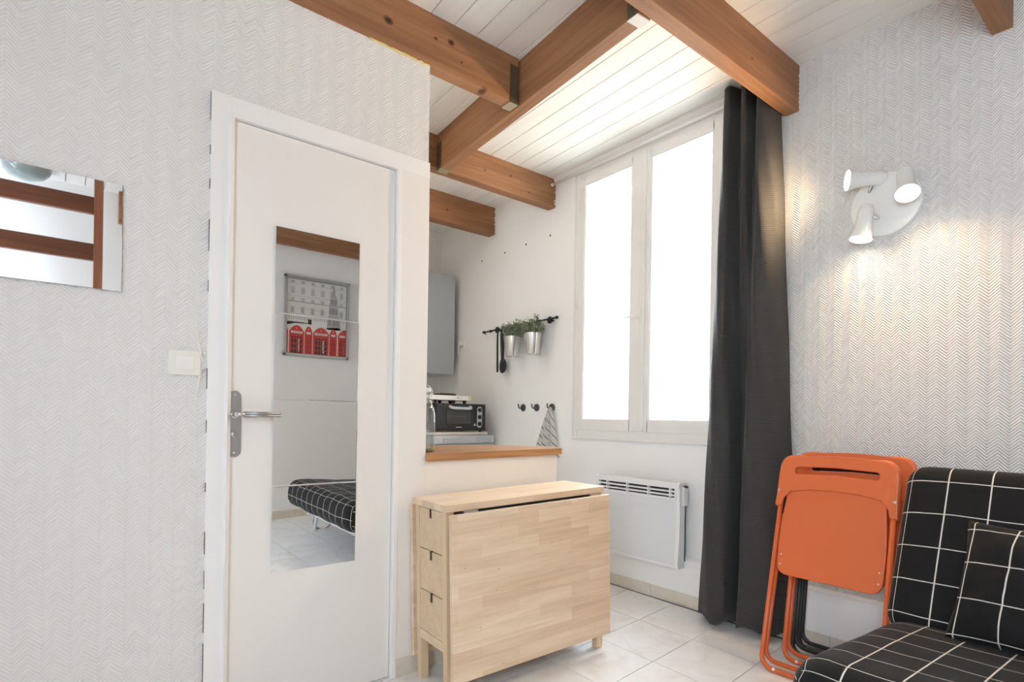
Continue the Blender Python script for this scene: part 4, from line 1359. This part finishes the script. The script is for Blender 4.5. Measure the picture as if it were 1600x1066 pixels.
# row of red phone boxes with pale domed roofs
pg('p_white', [(0, .30), (1, .30), (1, .37), (.85, .40), (.7, .38), (.5, .395), (.3, .405), (.12, .40), (0, .37)], 3)
for c0, wd in ((-.12, .14), (.04, .24), (.29, .13), (.43, .27), (.71, .13), (.86, .24)):
    arch = [(c0, 0), (c0 + wd, 0), (c0 + wd, .29)] + [(c0 + wd * (1 - t / 8), .29 + .085 * math.sin(math.pi * t / 8) ** .8) for t in range(1, 8)] + [(c0, .29)]
    arch = [(min(1, max(0, a)), b) for a, b in arch]
    pg('p_red', arch, 4)
    a0, a1 = max(.0, c0 + .012), min(1.0, c0 + wd - .012)
    if a1 - a0 < .03:
        continue
    pr('p_red2', a0, .245, a1, .253, 5)
    pr('p_pale', a0 + .015, .265, a1 - .015, .295, 5)
    pg('p_gold', [((a0 + a1) / 2 - .012, .325), ((a0 + a1) / 2 + .012, .325), ((a0 + a1) / 2, .35)], 5)
    pr('p_black', a0 + .02, .0, a1 - .02, .225, 5)
    if wd > .2:
        pr('p_pale', a0 + (a1 - a0) * .62, .02, a0 + (a1 - a0) * .74, .20, 6)
    for t in (.25, .5, .75):
        u = a0 + .02 + (a1 - a0 - .04) * t
        pr('p_red', u - .006, 0, u + .006, .225, 7)
    for v in (.05, .12, .19):
        pr('p_red', a0, v, a1, v + .010, 7)
bm = bmesh.new()
mats = list(layers)
for mi, mname in enumerate(mats):
    for pts, lv in layers[mname]:
        vs_ = [bm.verts.new((U0 + (U1 - U0) * a, .018 + lv * .0004, V0 + (V1 - V0) * b)) for a, b in pts]
        f = bm.faces.new(vs_)
        f.material_index = mi
me = bpy.data.meshes.new('print')
bm.normal_update()
for f in bm.faces:
    if f.normal.y < 0:
        f.normal_flip()
bm.to_mesh(me)
bm.free()
link('print', me, mats, fp)
for cu0 in (.16, .565, .95):
    tm = text_mesh('TELEPHONE', .014)
    if cu0 > .9:
        continue
    link('lettering', tm, 'p_black', fp, (U0 + (U1 - U0) * cu0, .0218, V0 + (V1 - V0) * .280), (R(90), 0, R(180)))

ld = thing('ladder', 'dark brown wooden loft ladder seen in the wide wall mirror', 'ladder', (-.13, -.74, 0))
for x_ in (-.36, .32):
    zf = fz(-.13 + x_) + .002
    box('stile', (x_ - .025, -.035, zf), (x_ + .025, .035, 2.66), 'ladder_post', ld, .003)
for k in range(7):
    z = 2.425 - k * .315
    box('rung', (-.336, -.02, z - .056), (.296, .02, z + .056), 'ladder_wood', ld, .004)
cb_ = thing('ceiling_bowl_lamp', 'unlit round glass bowl lamp seen in the wide wall mirror', 'ceiling lamp', (-.19, -.93, ZC))
lathe('bowl', [(0, -.105), (.05, -.10), (.095, -.082), (.122, -.052), (.132, -.016), (.135, -.010), (.135, -.004)], 'bowl_glass', cb_, 36)
lathe('rim', [(.128, -.012), (.138, -.012), (.138, .0), (.128, .0)], 'chrome', cb_, 36)

# ------------------------------------------------------------------ outside: the pale house across the lane
fa = thing('opposite_building', 'pale overexposed building across the lane, seen through the window', 'building', (7.0, 4.6, -4.0), (0, 0, math.atan2(.913, .408) - R(90)))
# local y runs along the facade, local x away from us
box('wall', (0, -9, 0), (.4, 10, 8.6), 'facade', fa)
def facade_window(y0, y1, z0, z1):
    w = boxes('window', [((-.02, y0, z0), (.05, y0 + .07, z1)), ((-.02, y1 - .07, z0), (.05, y1, z1)), ((-.02, y0, z1 - .07), (.05, y1, z1)), ((-.02, y0, z0), (.05, y1, z0 + .07)), ((-.02, (y0 + y1) / 2 - .04, z0), (.05, (y0 + y1) / 2 + .04, z1))], 'facade_trim', fa)
    box('pane', (-.004, y0 + .05, z0 + .05), (.02, y1 - .05, z1 - .05), 'shutter_green', w)
    box('lintel', (-.12, y0 - .2, z1 + .10), (.0, y1 + .2, z1 + .20), 'facade_trim', w)
facade_window(-1.15, .15, 4.85, 5.86)
facade_window(2.6, 3.8, 4.85, 5.86)
box('cornice', (-.22, -1.5, 7.42), (0, .28, 7.60), 'facade_trim', fa, .03)
box('string_course', (-.06, -9, 3.4), (0, 10, 3.55), 'facade_trim', fa)
gd = box('ground', (3.0, -12, -4.2), (14, 20, -4.0), 'street_grey')
tag(gd, kind='structure')
